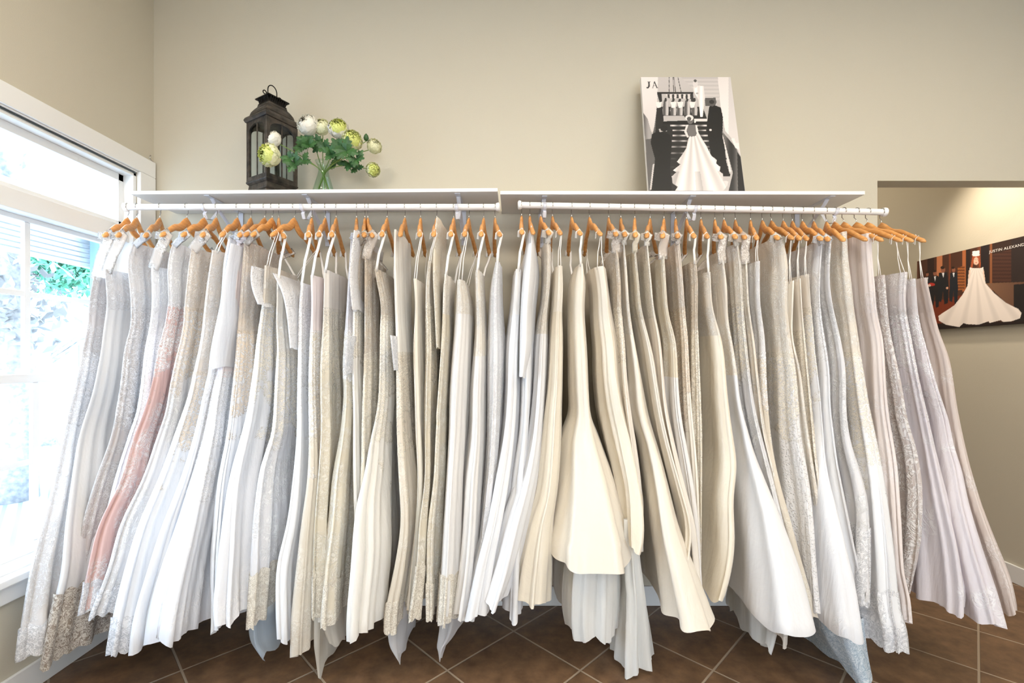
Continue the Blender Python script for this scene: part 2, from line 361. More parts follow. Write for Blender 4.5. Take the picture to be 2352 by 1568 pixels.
fab('lace_trim_cream',col='E2D8C8',lace='F7F2E6',lscale=32,lthr=.30,lbump=.4,alpha=.8)
fab('lace_trim_taupe',col='A99A8C',lace='EDE6DC',lscale=30,lthr=.30,lbump=.4,alpha=.85)
fab('lace_trim_blue',col='C9DFF0',lace='F0F7FD',lscale=30,lthr=.30,lbump=.4,alpha=.8)
for k_,c_ in (('white','FAFAFC'),('cream','F6F0E4'),('nude','EADCCB'),('silver','EDEBEC')):
    fab('applique_'+k_,col=c_,lace=c_,lscale=30,lthr=.5,lbump=0,alpha=0.,fade=True)
fab('strap',col='EFE9E0',rough=.4,translucent=.1)
fab('illusion',col='EDE3D9',lace='F8F5F1',lscale=34,lthr=.42,lbump=.8,alpha=.5)
# ---------------------------------------------------------------- HANGERS
M_wood=None
def wood_mat():
    m,nt,b=newmat('varnished_beech'); L=nt.links
    tc=N(nt,'ShaderNodeTexCoord'); mp=N(nt,'ShaderNodeMapping'); mp.inputs['Scale'].default_value=(60,6,60); L.new(tc.outputs['Object'],mp.inputs[0])
    nz=N(nt,'ShaderNodeTexNoise'); nz.inputs['Scale'].default_value=2; nz.inputs['Detail'].default_value=5; L.new(mp.outputs[0],nz.inputs['Vector'])
    oi=N(nt,'ShaderNodeObjectInfo')
    cr=N(nt,'ShaderNodeValToRGB'); cr.color_ramp.elements[0].position=.3; cr.color_ramp.elements[0].color=lin('C88A50'); cr.color_ramp.elements[1].position=.75; cr.color_ramp.elements[1].color=lin('E4AE74')
    L.new(nz.outputs[0],cr.inputs[0])
    hs=N(nt,'ShaderNodeHueSaturation'); hs.inputs['Saturation'].default_value=1.05
    mr=N(nt,'ShaderNodeMapRange'); mr.inputs[3].default_value=.85; mr.inputs[4].default_value=1.1; L.new(oi.outputs['Random'],mr.inputs[0]); L.new(mr.outputs[0],hs.inputs['Value'])
    L.new(cr.outputs[0],hs.inputs['Color']); L.new(hs.outputs[0],b.inputs['Base Color']); b.inputs['Roughness'].default_value=.35
    return m
M_wood=wood_mat()
HHW=.208   # half width of a hanger
HDROP=.137 # how far the tips sit below the top of the neck
HN=.058    # rod centre to top of neck
def hanger_profile():
    pts=[];rz=[];rx=[]
    n=36
    for i in range(n+1):
        s=-1+2*i/n; q=abs(s)
        z=-HN-.018-(HDROP-.02)*(q**1.18)-.012*math.sin(min(1,q*2.2)*PI)*1.0
        if q<.22: z+= .006*(1-q/.22)
        bow=.012*(q**2)
        pts.append((bow,s*HHW,z))
        h=.0215-.012*min(1,q*1.25)
        if q>.93: h*= math.sqrt(max(.05,1-((q-.93)/.075)**2))
        rz.append(h); rx.append((.0075+.0035*q) if q<.93 else (.0110*math.sqrt(max(.05,1-((q-.93)/.075)**2))))
    return pts,rz,rx
proto_h=empty('wooden_hanger',(0,YR,1.8))
pp,rz_,rx_=hanger_profile()
MB().sweep(pp,rz_,12,rx=rx_,up=(1,0,0)).build('hanger_body',M_wood,proto_h,(0,0,-0.),smooth=True)
hk=[(0,0,-HN-.01),(0,0,-HN+.012),(0,.004,-HN+.024),(0,.012,-.026)]
for k in range(13):
    a=-PI*.28+ (PI*1.42)*k/12; hk.append((0,.0178*math.cos(a),.0178*math.sin(a)))
MB().sweep(hk,.0017,8,up=(1,0,0)).build('hook',M_chrome,proto_h,(0,0,0),smooth=True)
used=[False]
def place_hanger(px,side,tip_px,label,group):
    x=PX(px,YR); z=rodz(side,x)
    Dt=YR-HHW; xt=PX(tip_px,Dt); s=max(-.5,min(.5,(xt-x)/HHW)); ang=math.asin(s)
    if not used[0]: r=proto_h; used[0]=True
    else:
        r=proto_h.copy(); COL.objects.link(r)
        for ch in proto_h.children:
            c=ch.copy(); COL.objects.link(c); c.parent=r
    r.location=(x,YR,z); r.rotation_euler=(0,0,ang)
    tag(r,label,'hanger',group)
    cs,sn=math.cos(ang),math.sin(ang)
    def P(sv,dz=0):   # world point on the hanger's upper edge at s (front tip = -1)
        y=sv*HHW; q=abs(sv); bow=.012*q*q
        zz=-HN-.018-(HDROP-.02)*(q**1.18)-.012*math.sin(min(1,q*2.2)*PI)
        return Vector((x+bow*cs-y*sn, YR+bow*sn+y*cs, z+zz+dz))
    return P
# ---------------------------------------------------------------- GOWNS
def cr_interp(ks,vs,t):
    n=len(ks)
    if t<=ks[0]: return vs[0]
    if t>=ks[-1]: return vs[-1]
    i=0
    while ks[i+1]<t: i+=1
    h=ks[i+1]-ks[i]; u=(t-ks[i])/h
    def slope(j):
        if j==0: return (vs[1]-vs[0])/(ks[1]-ks[0])
        if j==n-1: return (vs[-1]-vs[-2])/(ks[-1]-ks[-2])
        return (vs[j+1]-vs[j-1])/(ks[j+1]-ks[j-1])
    m0,m1=slope(i)*h,slope(i+1)*h
    return (2*u**3-3*u*u+1)*vs[i]+(u**3-2*u*u+u)*m0+(-2*u**3+3*u*u)*vs[i+1]+(u**3-u*u)*m1
def lerp(a,b,t): return a+(b-a)*t
def afun_gown(ah):
    ks=[600,680,740,850,1000,1200,1440]; vs=[.155,.150,.135,.160,.19,lerp(.19,ah,.55),ah]
    return lambda y: cr_interp(ks,vs,max(600,min(1440,y)))
def ring_fit(y,xl,xr,af,ab,yc0=YR,p=1.0):
    """centre/half-width of an elliptical cross-section whose outline, seen from the camera, spans xl..xr at photo row y"""
    a=(af+ab)/2; yc=yc0-(af-ab)/2; Df=yc0-af*.93
    sL,sR=(xl-CX)/F,(xr-CX)/F
    half=(xr-xl)/2/F*Df
    if p<.99:
        q=1/(1-p/2)   # support function of the boxier outline (dual exponent of 2/p)
        def hyp(u,w): return (abs(u)**q+abs(w)**q)**(1/q)
    else: hyp=math.hypot
    def tot(b): return hyp(b,sL*a)+hyp(b,sR*a)-(sR-sL)*yc
    b=0
    if tot(0)<0:
        lo,hi=0,half*1.3
        for _ in range(30):
            mid=(lo+hi)/2
            if tot(mid)<0: lo=mid
            else: hi=mid
        b=lo
    b=max(b,half*.62,.006)
    if (xl+xr)/2<CX: xc=sL*yc+hyp(b,sL*a)
    else: xc=sR*yc-hyp(b,sR*a)
    if abs((xl+xr)/2-CX)<170 and tot(0)<0: 
        xc2=(sL+sR)/2*yc; xc=(xc+xc2)/2
    return xc,b,a,yc,PZ(y,Df)
def tube(rows,afn,abmax=.235,n=96,ystep=13,fold=.012,fold0=.002,seed=0,scallop=0,hemwave=.008,hemcurve=0,inflate=0,yc0=YR,nf=(5,9,15,23),zshift=0,box=1.0):
    rnd=random.Random(seed)
    ys=[r[0] for r in rows]; L_=[r[1] for r in rows]; R_=[r[2] for r in rows]
    y0,y1=ys[0],ys[-1]; m=max(6,int((y1-y0)/ystep))
    ph=[rnd.uniform(0,2*PI) for _ in nf]; am=[rnd.uniform(.5,1)*w for w in (1,.95,.8,.5)][:len(nf)]; dr=[rnd.uniform(-.9,.9) for _ in nf]
    verts=[]
    info=[]
    LL=[cr_interp(ys,L_,lerp(y0,y1,i/m)) for i in range(m+1)]; RR=[cr_interp(ys,R_,lerp(y0,y1,i/m)) for i in range(m+1)]
    for _ in range(3):
        for A_ in (LL,RR):
            B_=A_[:]
            for i in range(1,m): A_[i]=(B_[i-1]+B_[i]+B_[i+1])/3
    for i in range(m+1):
        y=lerp(y0,y1,i/m); xl=LL[i]; xr=RR[i]
        af=afn(y); ab=min(af,abmax)
        t=max(0,min(1,(y-700)/720)); p=1-(1-box)*max(0,min(1,(y-950)/300))
        xc,b,a,yc,Z=ring_fit(y,xl,xr,af,ab,yc0,p)
        A=fold0+(fold-fold0)*t**1.2
        A=min(A,b*.42)
        last=(i==m)
        for k in range(n):
            th=2*PI*k/n
            d=inflate+sum(am[j]*math.sin(nf[j]*th+ph[j]+dr[j]*t*1.6) for j in range(len(nf)))*A
            cxn,cyn=math.cos(th)/max(b,.02),math.sin(th)/a; ln=math.hypot(cxn,cyn); cxn/=ln; cyn/=ln
            ct,st=math.cos(th),math.sin(th)
            if p<.99: ct=math.copysign(abs(ct)**p,ct); st=math.copysign(abs(st)**p,st)
            X=xc+b*ct+cxn*d; Y=yc+a*st+cyn*d
            z=Z+zshift
            tt=i/m
            front=max(0,-math.sin(th))
            if hemcurve: z-=hemcurve*front*max(0,(tt-.5)*2)**2
            z+=hemwave*tt*tt*math.sin(3*th+ph[0])*1.2+hemwave*tt**4*math.sin(7*th+ph[1])
            if last and scallop: z-=scallop*abs(math.sin(th*n/8))
            verts.append((X,Y,z))
        info.append((xc,b,a,yc,Z))
    faces=[]
    for i in range(m):
        for k in range(n): faces.append((i*n+k,(i+1)*n+k,(i+1)*n+(k+1)%n,i*n+(k+1)%n))
    return verts,faces,info,n,m
def rows_of(s): return [tuple(float(v) for v in r.split()) for r in s.split(';') if r.strip()]
def clip_rows(rows,y0,y1):
    ys=[r[0] for r in rows]; out=[(y0,cr_interp(ys,[r[1] for r in rows],y0),cr_interp(ys,[r[2] for r in rows],y0))]
    out+=[r for r in rows if y0+4<r[0]<y1-4]
    out.append((y1,cr_interp(ys,[r[1] for r in rows],y1),cr_interp(ys,[r[2] for r in rows],y1))); return out
def ribbon(pts,w,th=.0008):
    m=MB(); m.sweep(pts,th,6,rx=w,up=(1,.15,0)); return m
ORD=['','first','second','third','fourth','fifth','sixth','seventh','eighth','ninth','tenth','eleventh','twelfth','thirteenth','fourteenth','fifteenth','sixteenth','seventeenth','eighteenth','nineteenth','twentieth','twenty-first','twenty-second','twenty-third','twenty-fourth','twenty-fifth','twenty-sixth','twenty-seventh','twenty-eighth','twenty-ninth','thirtieth']
def gown(i,side,hook,rows,bmat,smat,ah=.36,strap='thin',desc='',fold=.013,hem=None,sleeves=(),under=None,train=None,waist=None,hemcurve=0,hemwave=.008,box=1.0,nf=(5,9,15,23)):
    rows=rows_of(rows); seed=i*17+(500 if side=='R' else 0)
    left=side=='L'; rodname='left rod' if left else 'right rod'
    place=('%s from the window, %s'%(ORD[i],rodname)) if left else ('%s from left end, %s'%(ORD[i],rodname))
    ytop,yhem=rows[0][0],rows[-1][0]
    afn=afun_gown(ah)
    if waist is None: waist=717 if bmat==smat else random.Random(seed+77).choice([705,717,735,770,820,865])
    midtop=(rows[0][1]+rows[0][2])/2
    outer_w=.30
    tip=midtop+(rows[0][1]-midtop)*outer_w if left else midtop+(rows[0][2]-midtop)*outer_w
    P=place_hanger(hook,side,tip,'varnished wooden hanger carrying the gown %s'%place,'wooden hangers on the '+rodname)
    x0=PX(hook,YR)
    v,f,info,n,m=tube(rows,afn,fold=fold,seed=seed,scallop=.007 if hem else 0,hemcurve=hemcurve,hemwave=hemwave,nf=nf,box=box)
    zmin=min(p[2] for p in v)
    r=empty('wedding_dress',(info[-1][0],YR,zmin)); tag(r,'%s, %s'%(desc,place),'wedding dress','bridal gowns on the '+rodname)
    lc=r.location
    wi=max(1,min(m-1,int(round((waist-ytop)/(yhem-ytop)*m))))
    mk('bodice',v[:(wi+1)*n],f[:wi*n],FB[bmat],r,lc)
    vs=v[wi*n:]; fs=[tuple(a-wi*n for a in q) for q in f[wi*n:]]
    sk=mk('skirt',vs,fs,FB[smat],r,lc)
    if hem:   # lace band applied over the lower skirt
        hr=clip_rows(rows,yhem-hem[1],yhem)
        hv,hf,_,_,_=tube(hr,afn,fold=fold,seed=seed,scallop=.012,inflate=.004,hemcurve=0,hemwave=hemwave*.5,ystep=7,nf=nf,box=box,zshift=-.006)
        # irregular upper edge
        rnd=random.Random(seed+3)
        for k in range(n): 
            q=hv[k]; hv[k]=(q[0],q[1],q[2]+.02*abs(math.sin(k*.55+seed)))
        mk('lace_trim',hv,hf,FB[hem[0]],sk,lc)
    app={'silver_lace':'silver','grey_lace':'silver','white_lace':'white','nude_lace':'nude','taupe_bead':'cream','cream_lace':'cream','ivory_lace':'cream','lilac_lit_lace':'white','blush_tulle':'white','white_bead':'white','ivory_tulle':'cream','champagne':'cream'}.get(bmat)
    if app and bmat!=smat and 'satin' not in smat and smat!='crepe':
        y2=min(yhem-60,waist+random.Random(seed+5).choice([260,340,420]))
        av,af_,_,_,am_=tube(clip_rows(rows,waist-12,y2),afn,fold=fold,seed=seed,inflate=.0012,hemwave=0,nf=nf,box=box)
        ao=mk('lace_applique',av,af_,FB['applique_'+app],sk,lc)
        fa=ao.data.attributes.new('fade','FLOAT','POINT'); fa.data.foreach_set('value',[(k//n)/am_ for k in range(len(av))])
    if under:
        uv,uf,_,_,_=tube(rows_of(under[1]),lambda y:under[2],fold=.016,fold0=.012,seed=seed+5,hemwave=.008,nf=(5,9,15,23),ystep=9)
        mk('underskirt',uv,uf,FB[under[0]],r,lc)
    if train:
        for tmat,tr,dep in train:
            tv,tf,_,_,_=tube(rows_of(tr),lambda y:dep*.84,fold=.010,fold0=.006,seed=seed+9,hemwave=.012,nf=(4,7,11),ystep=8,n=48,abmax=.12,scallop=.006 if 'lace' in tmat else 0)
            mk('train',tv,tf,FB[tmat],r,lc)
    for sm,srow,dep,dc in sleeves:
        sv,sf,_,_,_=tube(rows_of(srow),lambda y:dep,fold=.004,fold0=.003,seed=seed+11,hemwave=.003,nf=(3,5),ystep=8,n=32,yc0=YR-dc)
        mk('sleeve',sv,sf,FB[sm],r,lc)
    # straps from the hanger's notches to the top of the bodice
    xc,b,a,yc,Z=info[0]
    gap=P(-.88).z-Z
    if gap>-.02:
        tilt={'thin':(.0022,2),'mid':(.006,1),'wide':(.014,1),'lace':(.022,1)}[strap]
        for sg in (-1,1):
            for j in range(tilt[1]):
                s=.86 if j==0 else .80
                T=P(sg*s,.009); 
                th=sg*(PI/2)+ (0 if tilt[1]==1 else (j-.5)*.9)
                e=Vector((xc+b*.85*math.cos(th),yc+(a*.97)*math.sin(th),Z-.012))
                T2=T+Vector(((j-.5)*.006 if tilt[1]>1 else 0,0,-.012))
                off=Vector((.010+tilt[0]*.2,0,0))
                mid=(T2+e)/2
                # loop over the hanger and down on both sides
                pts=[T2-off*1.3+Vector((0,0,-.022)),T2-off+Vector((0,0,.004)),T+Vector((0,0,.0065)),T2+off+Vector((0,0,0)),lerp(T2,e,.35)+off*.4,mid+Vector((0,0,0)),lerp(T2,e,.8),e]
                mt='strap' if strap in('thin','mid') else ('illusion' if strap=='lace' else bmat)
                ribbon(pts,tilt[0],.0007 if strap!='lace' else .001).build('strap',FB[mt],r,lc,smooth=True)
    return r
#EOFPART1
G=gown
# ---- left rod, from the window
G(1,'L',293,"636 217 246;700 205 250;750 203 248;800 192 240;850 184 232;900 173 222;1000 150 203;1100 130 190;1200 104 172;1300 80 150;1400 64 128;1490 52 114",'grey_lace','silver_lace',.50,'lace','silvery lace gown with sheer tulle hem',hem=('lace_trim_white',60))
G(2,'L',314,"620 241 285;650 243 287;700 247 298;750 239 295;800 234 290;850 225 285;900 215 278;1000 184 262;1100 170 240;1200 158 222;1300 150 212;1400 125 200;1505 106 192",'silver_lace','pearl_satin',.44,'lace','pearl grey gown with plain satin front panel',hem=('lace_trim_taupe',150))
G(3,'L',367,"560 306 345;600 290 345;650 297 350;700 300 352;750 301 348;800 286 340;850 282 336;900 276 328;1000 259 312;1100 224 290;1200 196 268;1300 176 255;1400 152 250;1470 140 256",'silver_lace','grey_lace',.36,'wide','grey beaded lace gown with dark scalloped lace hem',hem=('lace_trim_taupe',130))
G(4,'L',429,"612 349 385;700 351 385;750 346 378;800 337 372;850 331 366;900 326 360;950 318 352;1000 300 338;1100 268 310;1200 243 288;1300 218 270;1385 198 245",'white_lace','cool_tulle',.33,'lace','slim white lace gown with shorter tulle skirt')
G(5,'L',469,"560 396 436;610 384 432;700 387 425;750 378 420;800 363 415;850 356 405;900 345 398;950 330 390;1000 309 375;1100 281 345;1200 232 305;1300 209 280;1393 192 250",'white_lace','blush',.40,'wide','blush pink gown under white lace',hem=('lace_trim_white',60))
G(6,'L',497,"570 440 478;620 431 478;650 429 475;700 423 470;750 421 465;800 410 458;850 397 452;900 388 445;950 380 436;1000 362 425;1100 328 392;1200 279 358;1300 252 330;1405 213 282",'nude_lace','white_lace',.42,'lace','white gown with nude beaded lace back',hem=('lace_trim_white',50))
G(7,'L',545,"575 488 520;650 477 515;700 471 512;750 467 508;800 460 500;850 449 495;900 440 488;1000 407 470;1100 371 442;1200 328 412;1300 298 392;1400 273 378;1490 257 370",'nude_lace','cool_tulle',.44,'thin','blue-lit white tulle gown with beaded bodice',hem=('lace_trim_white',70),fold=.016)
G(8,'L',576,"540 528 562;600 515 562;650 512 555;700 507 553;750 497 550;800 487 547;850 483 543;900 473 520;1000 452 500;1100 423 482;1200 384 470;1300 352 462;1400 322 455;1478 312 450",'white_lace','cool_tulle',.43,'wide','sheer white gown with long lace cuffed sleeve',sleeves=(('white_tulle',"560 528 548;640 514 540;740 503 535;800 490 535;845 484 532",.215,.0),),fold=.018)
G(9,'L',608,"552 545 575;600 540 575;700 530 572;750 520 562;850 503 543;900 491 540;1000 474 531;1100 447 512;1200 418 499;1300 384 490;1400 356 484;1470 345 476",'blush_tulle','white_tulle',.47,'wide','lace mermaid gown with huge puffed white tulle hem',fold=.020,hemwave=.012,box=.62)
G(10,'L',625,"556 562 590;620 557 590;700 552 590;750 548 592;800 546 592;850 542 588;900 537 583;1000 526 575;1100 507 562;1200 497 552;1300 490 545;1400 490 545;1445 488 543",'nude_lace','cool_tulle',.40,'wide','nude gown covered in tiny white beads',fold=.016)
G(11,'L',640,"650 636 665;700 635 665;750 634 668;800 637 678;850 634 680;900 632 680;1000 626 672;1050 607 665;1100 597 660;1200 588 652;1300 586 630;1424 577 612",'ivory_lace','white_lace',.37,'mid','off shoulder ivory lace gown with draped lace collar',sleeves=(('white_bead',"612 580 606;640 577 608;670 582 610;700 594 612",.19,.0),('white_bead',"628 628 642;650 640 668;672 650 690;720 660 688;800 668 684",.17,.0)),hem=('lace_trim_cream',110),train=(('net_blue',"1400 574 665;1440 574 668;1480 580 668;1502 600 660",.38),))
G(12,'L',676,"610 608 632;650 606 630;700 603 630;750 595 632;800 589 634;850 584 636;900 577 636;950 570 632;1000 558 620;1100 533 594;1200 520 586;1300 511 584;1400 505 580;1425 508 576",'ivory_lace','white_tulle',.43,'thin','snowy tulle gown with rounded puffed hem',fold=.018,box=.62)
G(13,'L',716,"650 691 715;700 687 716;800 685 714;900 683 713;1000 682 717;1100 674 722;1200 662 718;1300 640 712;1400 640 700;1466 643 690",'white_bead','cool_tulle',.38,'mid','white beaded sheath gown with pale grey tulle skirt',fold=.010)
G(14,'L',747,"632 715 740;700 717 738;800 714 740;900 713 738;1000 716 740;1100 714 745;1200 703 745;1300 694 745;1400 686 742;1500 682 736",'blush_tulle','champ_tulle',.36,'mid','plain white bodice gown with long champagne tulle hem',train=(('net_cream',"1400 722 808;1440 724 790;1490 727 758;1545 732 740",.36),))
G(15,'L',772,"620 745 770;700 743 775;750 742 778;800 738 783;850 736 786;900 736 787;1000 737 785;1100 730 777;1200 722 767;1300 718 765;1410 717 760",'champagne','cream_lace',.37,'mid','champagne square neck gown with bright white edge',hem=('lace_trim_cream',90))
G(16,'L',819,"545 806 825;620 801 828;700 797 830;800 792 831;850 790 830;900 793 828;1000 785 824;1100 768 822;1200 760 820;1300 746 818;1400 738 812;1427 738 808",'lilac_lit_lace','cream_lace',.39,'wide','ivory net gown with long lace sleeve',sleeves=(('white_bead',"530 812 832;600 803 826;650 802 823;712 808 824",.22,.0),('lace_trim_white',"770 796 812;830 790 812;860 788 808",.21,.02)),hem=('lace_trim_cream',90),train=(('net_cream',"1400 745 820;1440 748 820;1480 762 810",.33),))
G(17,'L',838,"555 822 842;650 815 842;750 812 838;850 811 836;950 814 836;1050 814 840;1150 816 845;1250 820 850;1400 830 870",'taupe_bead','ivory_tulle',.30,'wide','slim ivory gown wedged behind lace sleeved gown')
G(18,'L',845,"590 838 865;700 837 871;800 837 873;900 835 872;950 834 868;1050 833 862;1150 832 870;1300 840 880;1410 840 890",'taupe_bead','cream_lace',.31,'lace','taupe beaded gown with dark sparkling side')
G(19,'L',889,"618 862 885;650 866 895;700 876 910;750 874 910;800 874 910;900 873 911;950 868 911;1000 855 913;1050 847 915;1100 838 917;1150 824 922;1200 818 924;1300 813 922;1400 808 902;1455 809 893",'taupe_bead','ivory_tulle',.42,'mid','trumpet gown with wide pale tulle fishtail',fold=.016,box=.62)
G(20,'L',930,"528 906 925;600 905 930;700 907 938;800 910 947;900 912 952;1000 914 958;1100 920 968;1200 926 970;1300 913 968;1400 893 958;1440 893 950",'ivory_tulle','champ_tulle',.35,'wide','cream gown with lace cuff sleeve and buttoned back',sleeves=(('lace_trim_white',"770 897 912;850 905 915",.22,.0),),hem=('lace_trim_cream',60),train=(('net',"1390 892 962;1440 895 963;1480 905 957;1506 918 935",.34),))
G(21,'L',966,"640 950 972;700 954 972;800 950 980;900 953 980;1000 956 980;1100 960 982;1200 955 975;1300 945 975;1400 935 985",'cream','cream',.31,'thin','plain cream gown cinched below the bust')
G(22,'L',1003,"600 984 1000;650 978 1000;700 978 1005;800 980 1008;900 978 1006;1000 977 1000;1100 976 1000;1200 964 998;1300 957 995;1410 941 990",'ivory_lace','cream_lace',.36,'thin','ivory lace gown with sleeve looped over its hook',sleeves=(('cream_lace',"500 1003 1022;520 1000 1022;560 996 1024;620 994 1024;700 998 1020;800 1003 1018",.15,.0),),hem=('lace_trim_cream',110))
G(23,'L',1042,"630 1022 1042;700 1018 1041;800 1014 1040;900 1009 1036;1000 1004 1030;1100 1000 1028;1200 988 1026;1300 985 1023;1410 985 1016",'ivory_bead','cream_lace',.34,'mid','slim ivory beaded gown beside the wide square necked gown',hem=('lace_trim_cream',70))
G(24,'L',1077,"642 1051 1077;680 1048 1085;700 1046 1088;750 1044 1087;800 1040 1085;900 1033 1083;1000 1032 1079;1100 1029 1076;1200 1025 1074;1300 1021 1072;1425 1014 1068",'ivory_lace','crepe',.37,'thin','wide square necked ivory lace gown with net train',hem=('lace_trim_cream',100),train=(('net',"1400 1014 1082;1440 1013 1078;1475 1011 1058;1512 1009 1018",.36),))
G(25,'L',1111,"620 1092 1112;700 1093 1116;750 1094 1118;800 1091 1120;900 1084 1119;1000 1082 1119;1100 1070 1117;1200 1065 1113;1300 1058 1106;1410 1045 1092",'ivory_lace','crepe',.35,'mid','off white gown with scooped ivory lace bodice')
G(26,'L',1137,"600 1138 1152;650 1127 1153;700 1124 1154;800 1120 1160;870 1120 1159;950 1121 1156;1050 1119 1150;1150 1112 1142;1300 1092 1132;1410 1076 1112",'white_lace','white_lace',.31,'mid','white lace gown at mid wall end')
# ---- right rod, from its left end
G(1,'R',1198,"618 1180 1200;700 1172 1200;800 1161 1197;900 1159 1195;1000 1151 1190;1100 1132 1182;1200 1115 1168;1300 1088 1155;1415 1060 1147",'crepe','white_satin',.40,'mid','smooth champagne white crepe gown with folded train')
G(2,'R',1217,"520 1213 1222;560 1207 1230;620 1197 1238;700 1192 1230;800 1192 1225;900 1193 1222;1000 1188 1216;1100 1172 1212;1200 1163 1212;1300 1155 1210;1415 1150 1207",'white_satin','white_satin',.33,'wide','plain white crepe gown draped to a point over hanger',sleeves=(('white_satin',"560 1206 1229;620 1196 1232;700 1191 1224;800 1188 1222;866 1189 1208",.21,.0),))
G(3,'R',1242,"555 1243 1264;620 1244 1265;700 1240 1258;718 1236 1256;760 1229 1256;800 1225 1256;900 1219 1252;1000 1208 1246;1100 1184 1236;1200 1152 1218;1300 1132 1195;1386 1112 1166",'ivory_lace','white_satin',.42,'wide','belted ivory crepe gown with beaded sheer strap')
G(4,'R',1269,"610 1268 1290;650 1265 1293;700 1263 1291;718 1262 1290;750 1259 1292;800 1257 1292;900 1251 1290;950 1244 1288;1000 1239 1288;1100 1229 1281;1150 1222 1275;1200 1203 1268;1300 1178 1267;1388 1166 1264",'cream','cream_satin',.37,'thin','shiny champagne satin gown with creased flared skirt')
G(5,'R',1313,"606 1314 1336;620 1308 1342;640 1304 1346;700 1302 1342;800 1303 1348;900 1304 1352;962 1306 1356;975 1301 1360;1000 1290 1372;1050 1282 1388;1100 1277 1406;1150 1271 1418;1200 1263 1432;1240 1258 1446;1275 1257 1450",'ivory_satin','ivory_satin',.46,'mid','drop waist ivory satin gown with net underskirt',waist=962,hemcurve=.07,fold=.016,nf=(4,7,9),under=('net_dense',"1235 1300 1405;1350 1282 1415;1430 1279 1413;1472 1286 1408",.33),box=.62)
G(6,'R',1354,"612 1345 1391;650 1352 1396;700 1355 1402;750 1358 1411;800 1362 1419;850 1362 1421;900 1365 1428;950 1370 1440;1000 1378 1454;1100 1390 1465;1150 1395 1473;1200 1405 1474;1258 1432 1463",'ivory_satin','cream_satin',.42,'thin','straight necked cream satin gown with long net underskirt',waist=760,fold=.014,under=('net_dense',"1190 1408 1455;1300 1402 1462;1400 1394 1475;1480 1384 1486;1540 1380 1494",.28),box=.62)
G(7,'R',1398,"575 1396 1418;650 1396 1425;700 1398 1425;780 1405 1432;900 1412 1440;1100 1430 1465;1260 1440 1470",'taupe_bead','champagne',.26,'lace','taupe beaded gown with open lace bodice')
G(8,'R',1426,"558 1424 1434;620 1418 1441;700 1420 1446;750 1422 1453;800 1424 1462;850 1425 1471;900 1425 1479;960 1430 1490;1050 1448 1518;1127 1458 1538;1217 1464 1560;1272 1465 1580;1337 1463 1604;1440 1462 1642",'ivory_lace','ivory_satin',.46,'wide','broad ivory taffeta gown with sweeping plain hem',nf=(3,6,9),fold=.014,box=.62)
G(9,'R',1458,"575 1445 1460;650 1447 1468;713 1450 1474;771 1460 1489;820 1465 1501;866 1472 1508;942 1485 1520;1010 1500 1535;1109 1520 1563;1203 1540 1588;1272 1545 1582;1340 1545 1575",'cream_lace','ivory_satin',.38,'wide','ivory gown with peach beaded straps',fold=.008)
G(10,'R',1493,"560 1470 1488;650 1475 1497;713 1478 1503;771 1485 1516;840 1493 1523;930 1500 1531;1019 1512 1549;1109 1530 1570;1203 1550 1592;1330 1570 1603",'ivory_bead','champagne',.34,'wide','champagne gown with silver beaded waist')
G(11,'R',1525,"590 1508 1524;650 1510 1528;725 1512 1534;771 1518 1548;802 1520 1552;853 1520 1553;950 1522 1559;1050 1535 1576;1150 1550 1590;1340 1575 1605",'cream_lace','crepe',.33,'lace','cream gown gathered below lace bodice')
G(12,'R',1552,"556 1540 1560;640 1545 1568;738 1548 1575;776 1552 1579;853 1555 1582;950 1560 1588;1050 1568 1597;1200 1578 1604;1350 1590 1606",'nude_lace','cream',.31,'wide','cream gown with dark jewelled side seam')
G(13,'R',1577,"600 1576 1598;650 1577 1602;720 1578 1601;802 1580 1603;904 1583 1606;1006 1588 1609;1115 1590 1609;1250 1595 1609;1355 1597 1609",'taupe_bead','cream_lace',.29,'mid','narrow champagne gown textured with ruched lace')
G(14,'R',1610,"625 1605 1630;713 1604 1636;771 1606 1654;828 1608 1662;904 1608 1667;993 1609 1677;1060 1609 1686;1094 1609 1684;1145 1609 1677;1254 1609 1678;1320 1611 1668;1378 1617 1652",'ivory_lace','cream_satin',.35,'mid','cream taffeta gown with tucked straight skirt',waist=770,nf=(3,5,7),fold=.010)
G(15,'R',1642,"600 1638 1662;650 1638 1669;700 1640 1671;730 1640 1671;790 1650 1682;840 1655 1690;930 1665 1700;980 1670 1713;1036 1675 1728;1127 1678 1763;1217 1680 1799;1326 1672 1836;1450 1668 1866",'ivory_lace','white_satin',.47,'lace','large white satin gown with sweeping flared skirt',nf=(3,5,7),fold=.013,box=.62)
G(16,'R',1663,"560 1668 1696;600 1672 1702;725 1680 1708;776 1685 1713;878 1695 1724;955 1705 1736;1050 1720 1760;1150 1740 1785;1300 1755 1815;1420 1765 1830",'ivory_lace','white_lace',.37,'wide','white gown with sheer embroidered shoulder',train=(('net_dense',"1400 1690 1800;1440 1706 1785;1490 1738 1768",.30),))
G(17,'R',1689,"600 1695 1715;713 1700 1721;776 1708 1731;878 1718 1742;993 1732 1757;1100 1748 1785;1250 1765 1812;1470 1770 1806",'ivory_bead','ivory_lace',.34,'lace','slender ivory gown behind large white satin gown')
G(18,'R',1724,"600 1722 1745;700 1725 1746;776 1732 1756;878 1735 1759;930 1736 1762;1019 1742 1770;1109 1755 1787;1196 1775 1811;1290 1795 1835;1416 1825 1871",'white_lace','champ_tulle',.39,'thin','cream gown with beige beaded side edge')
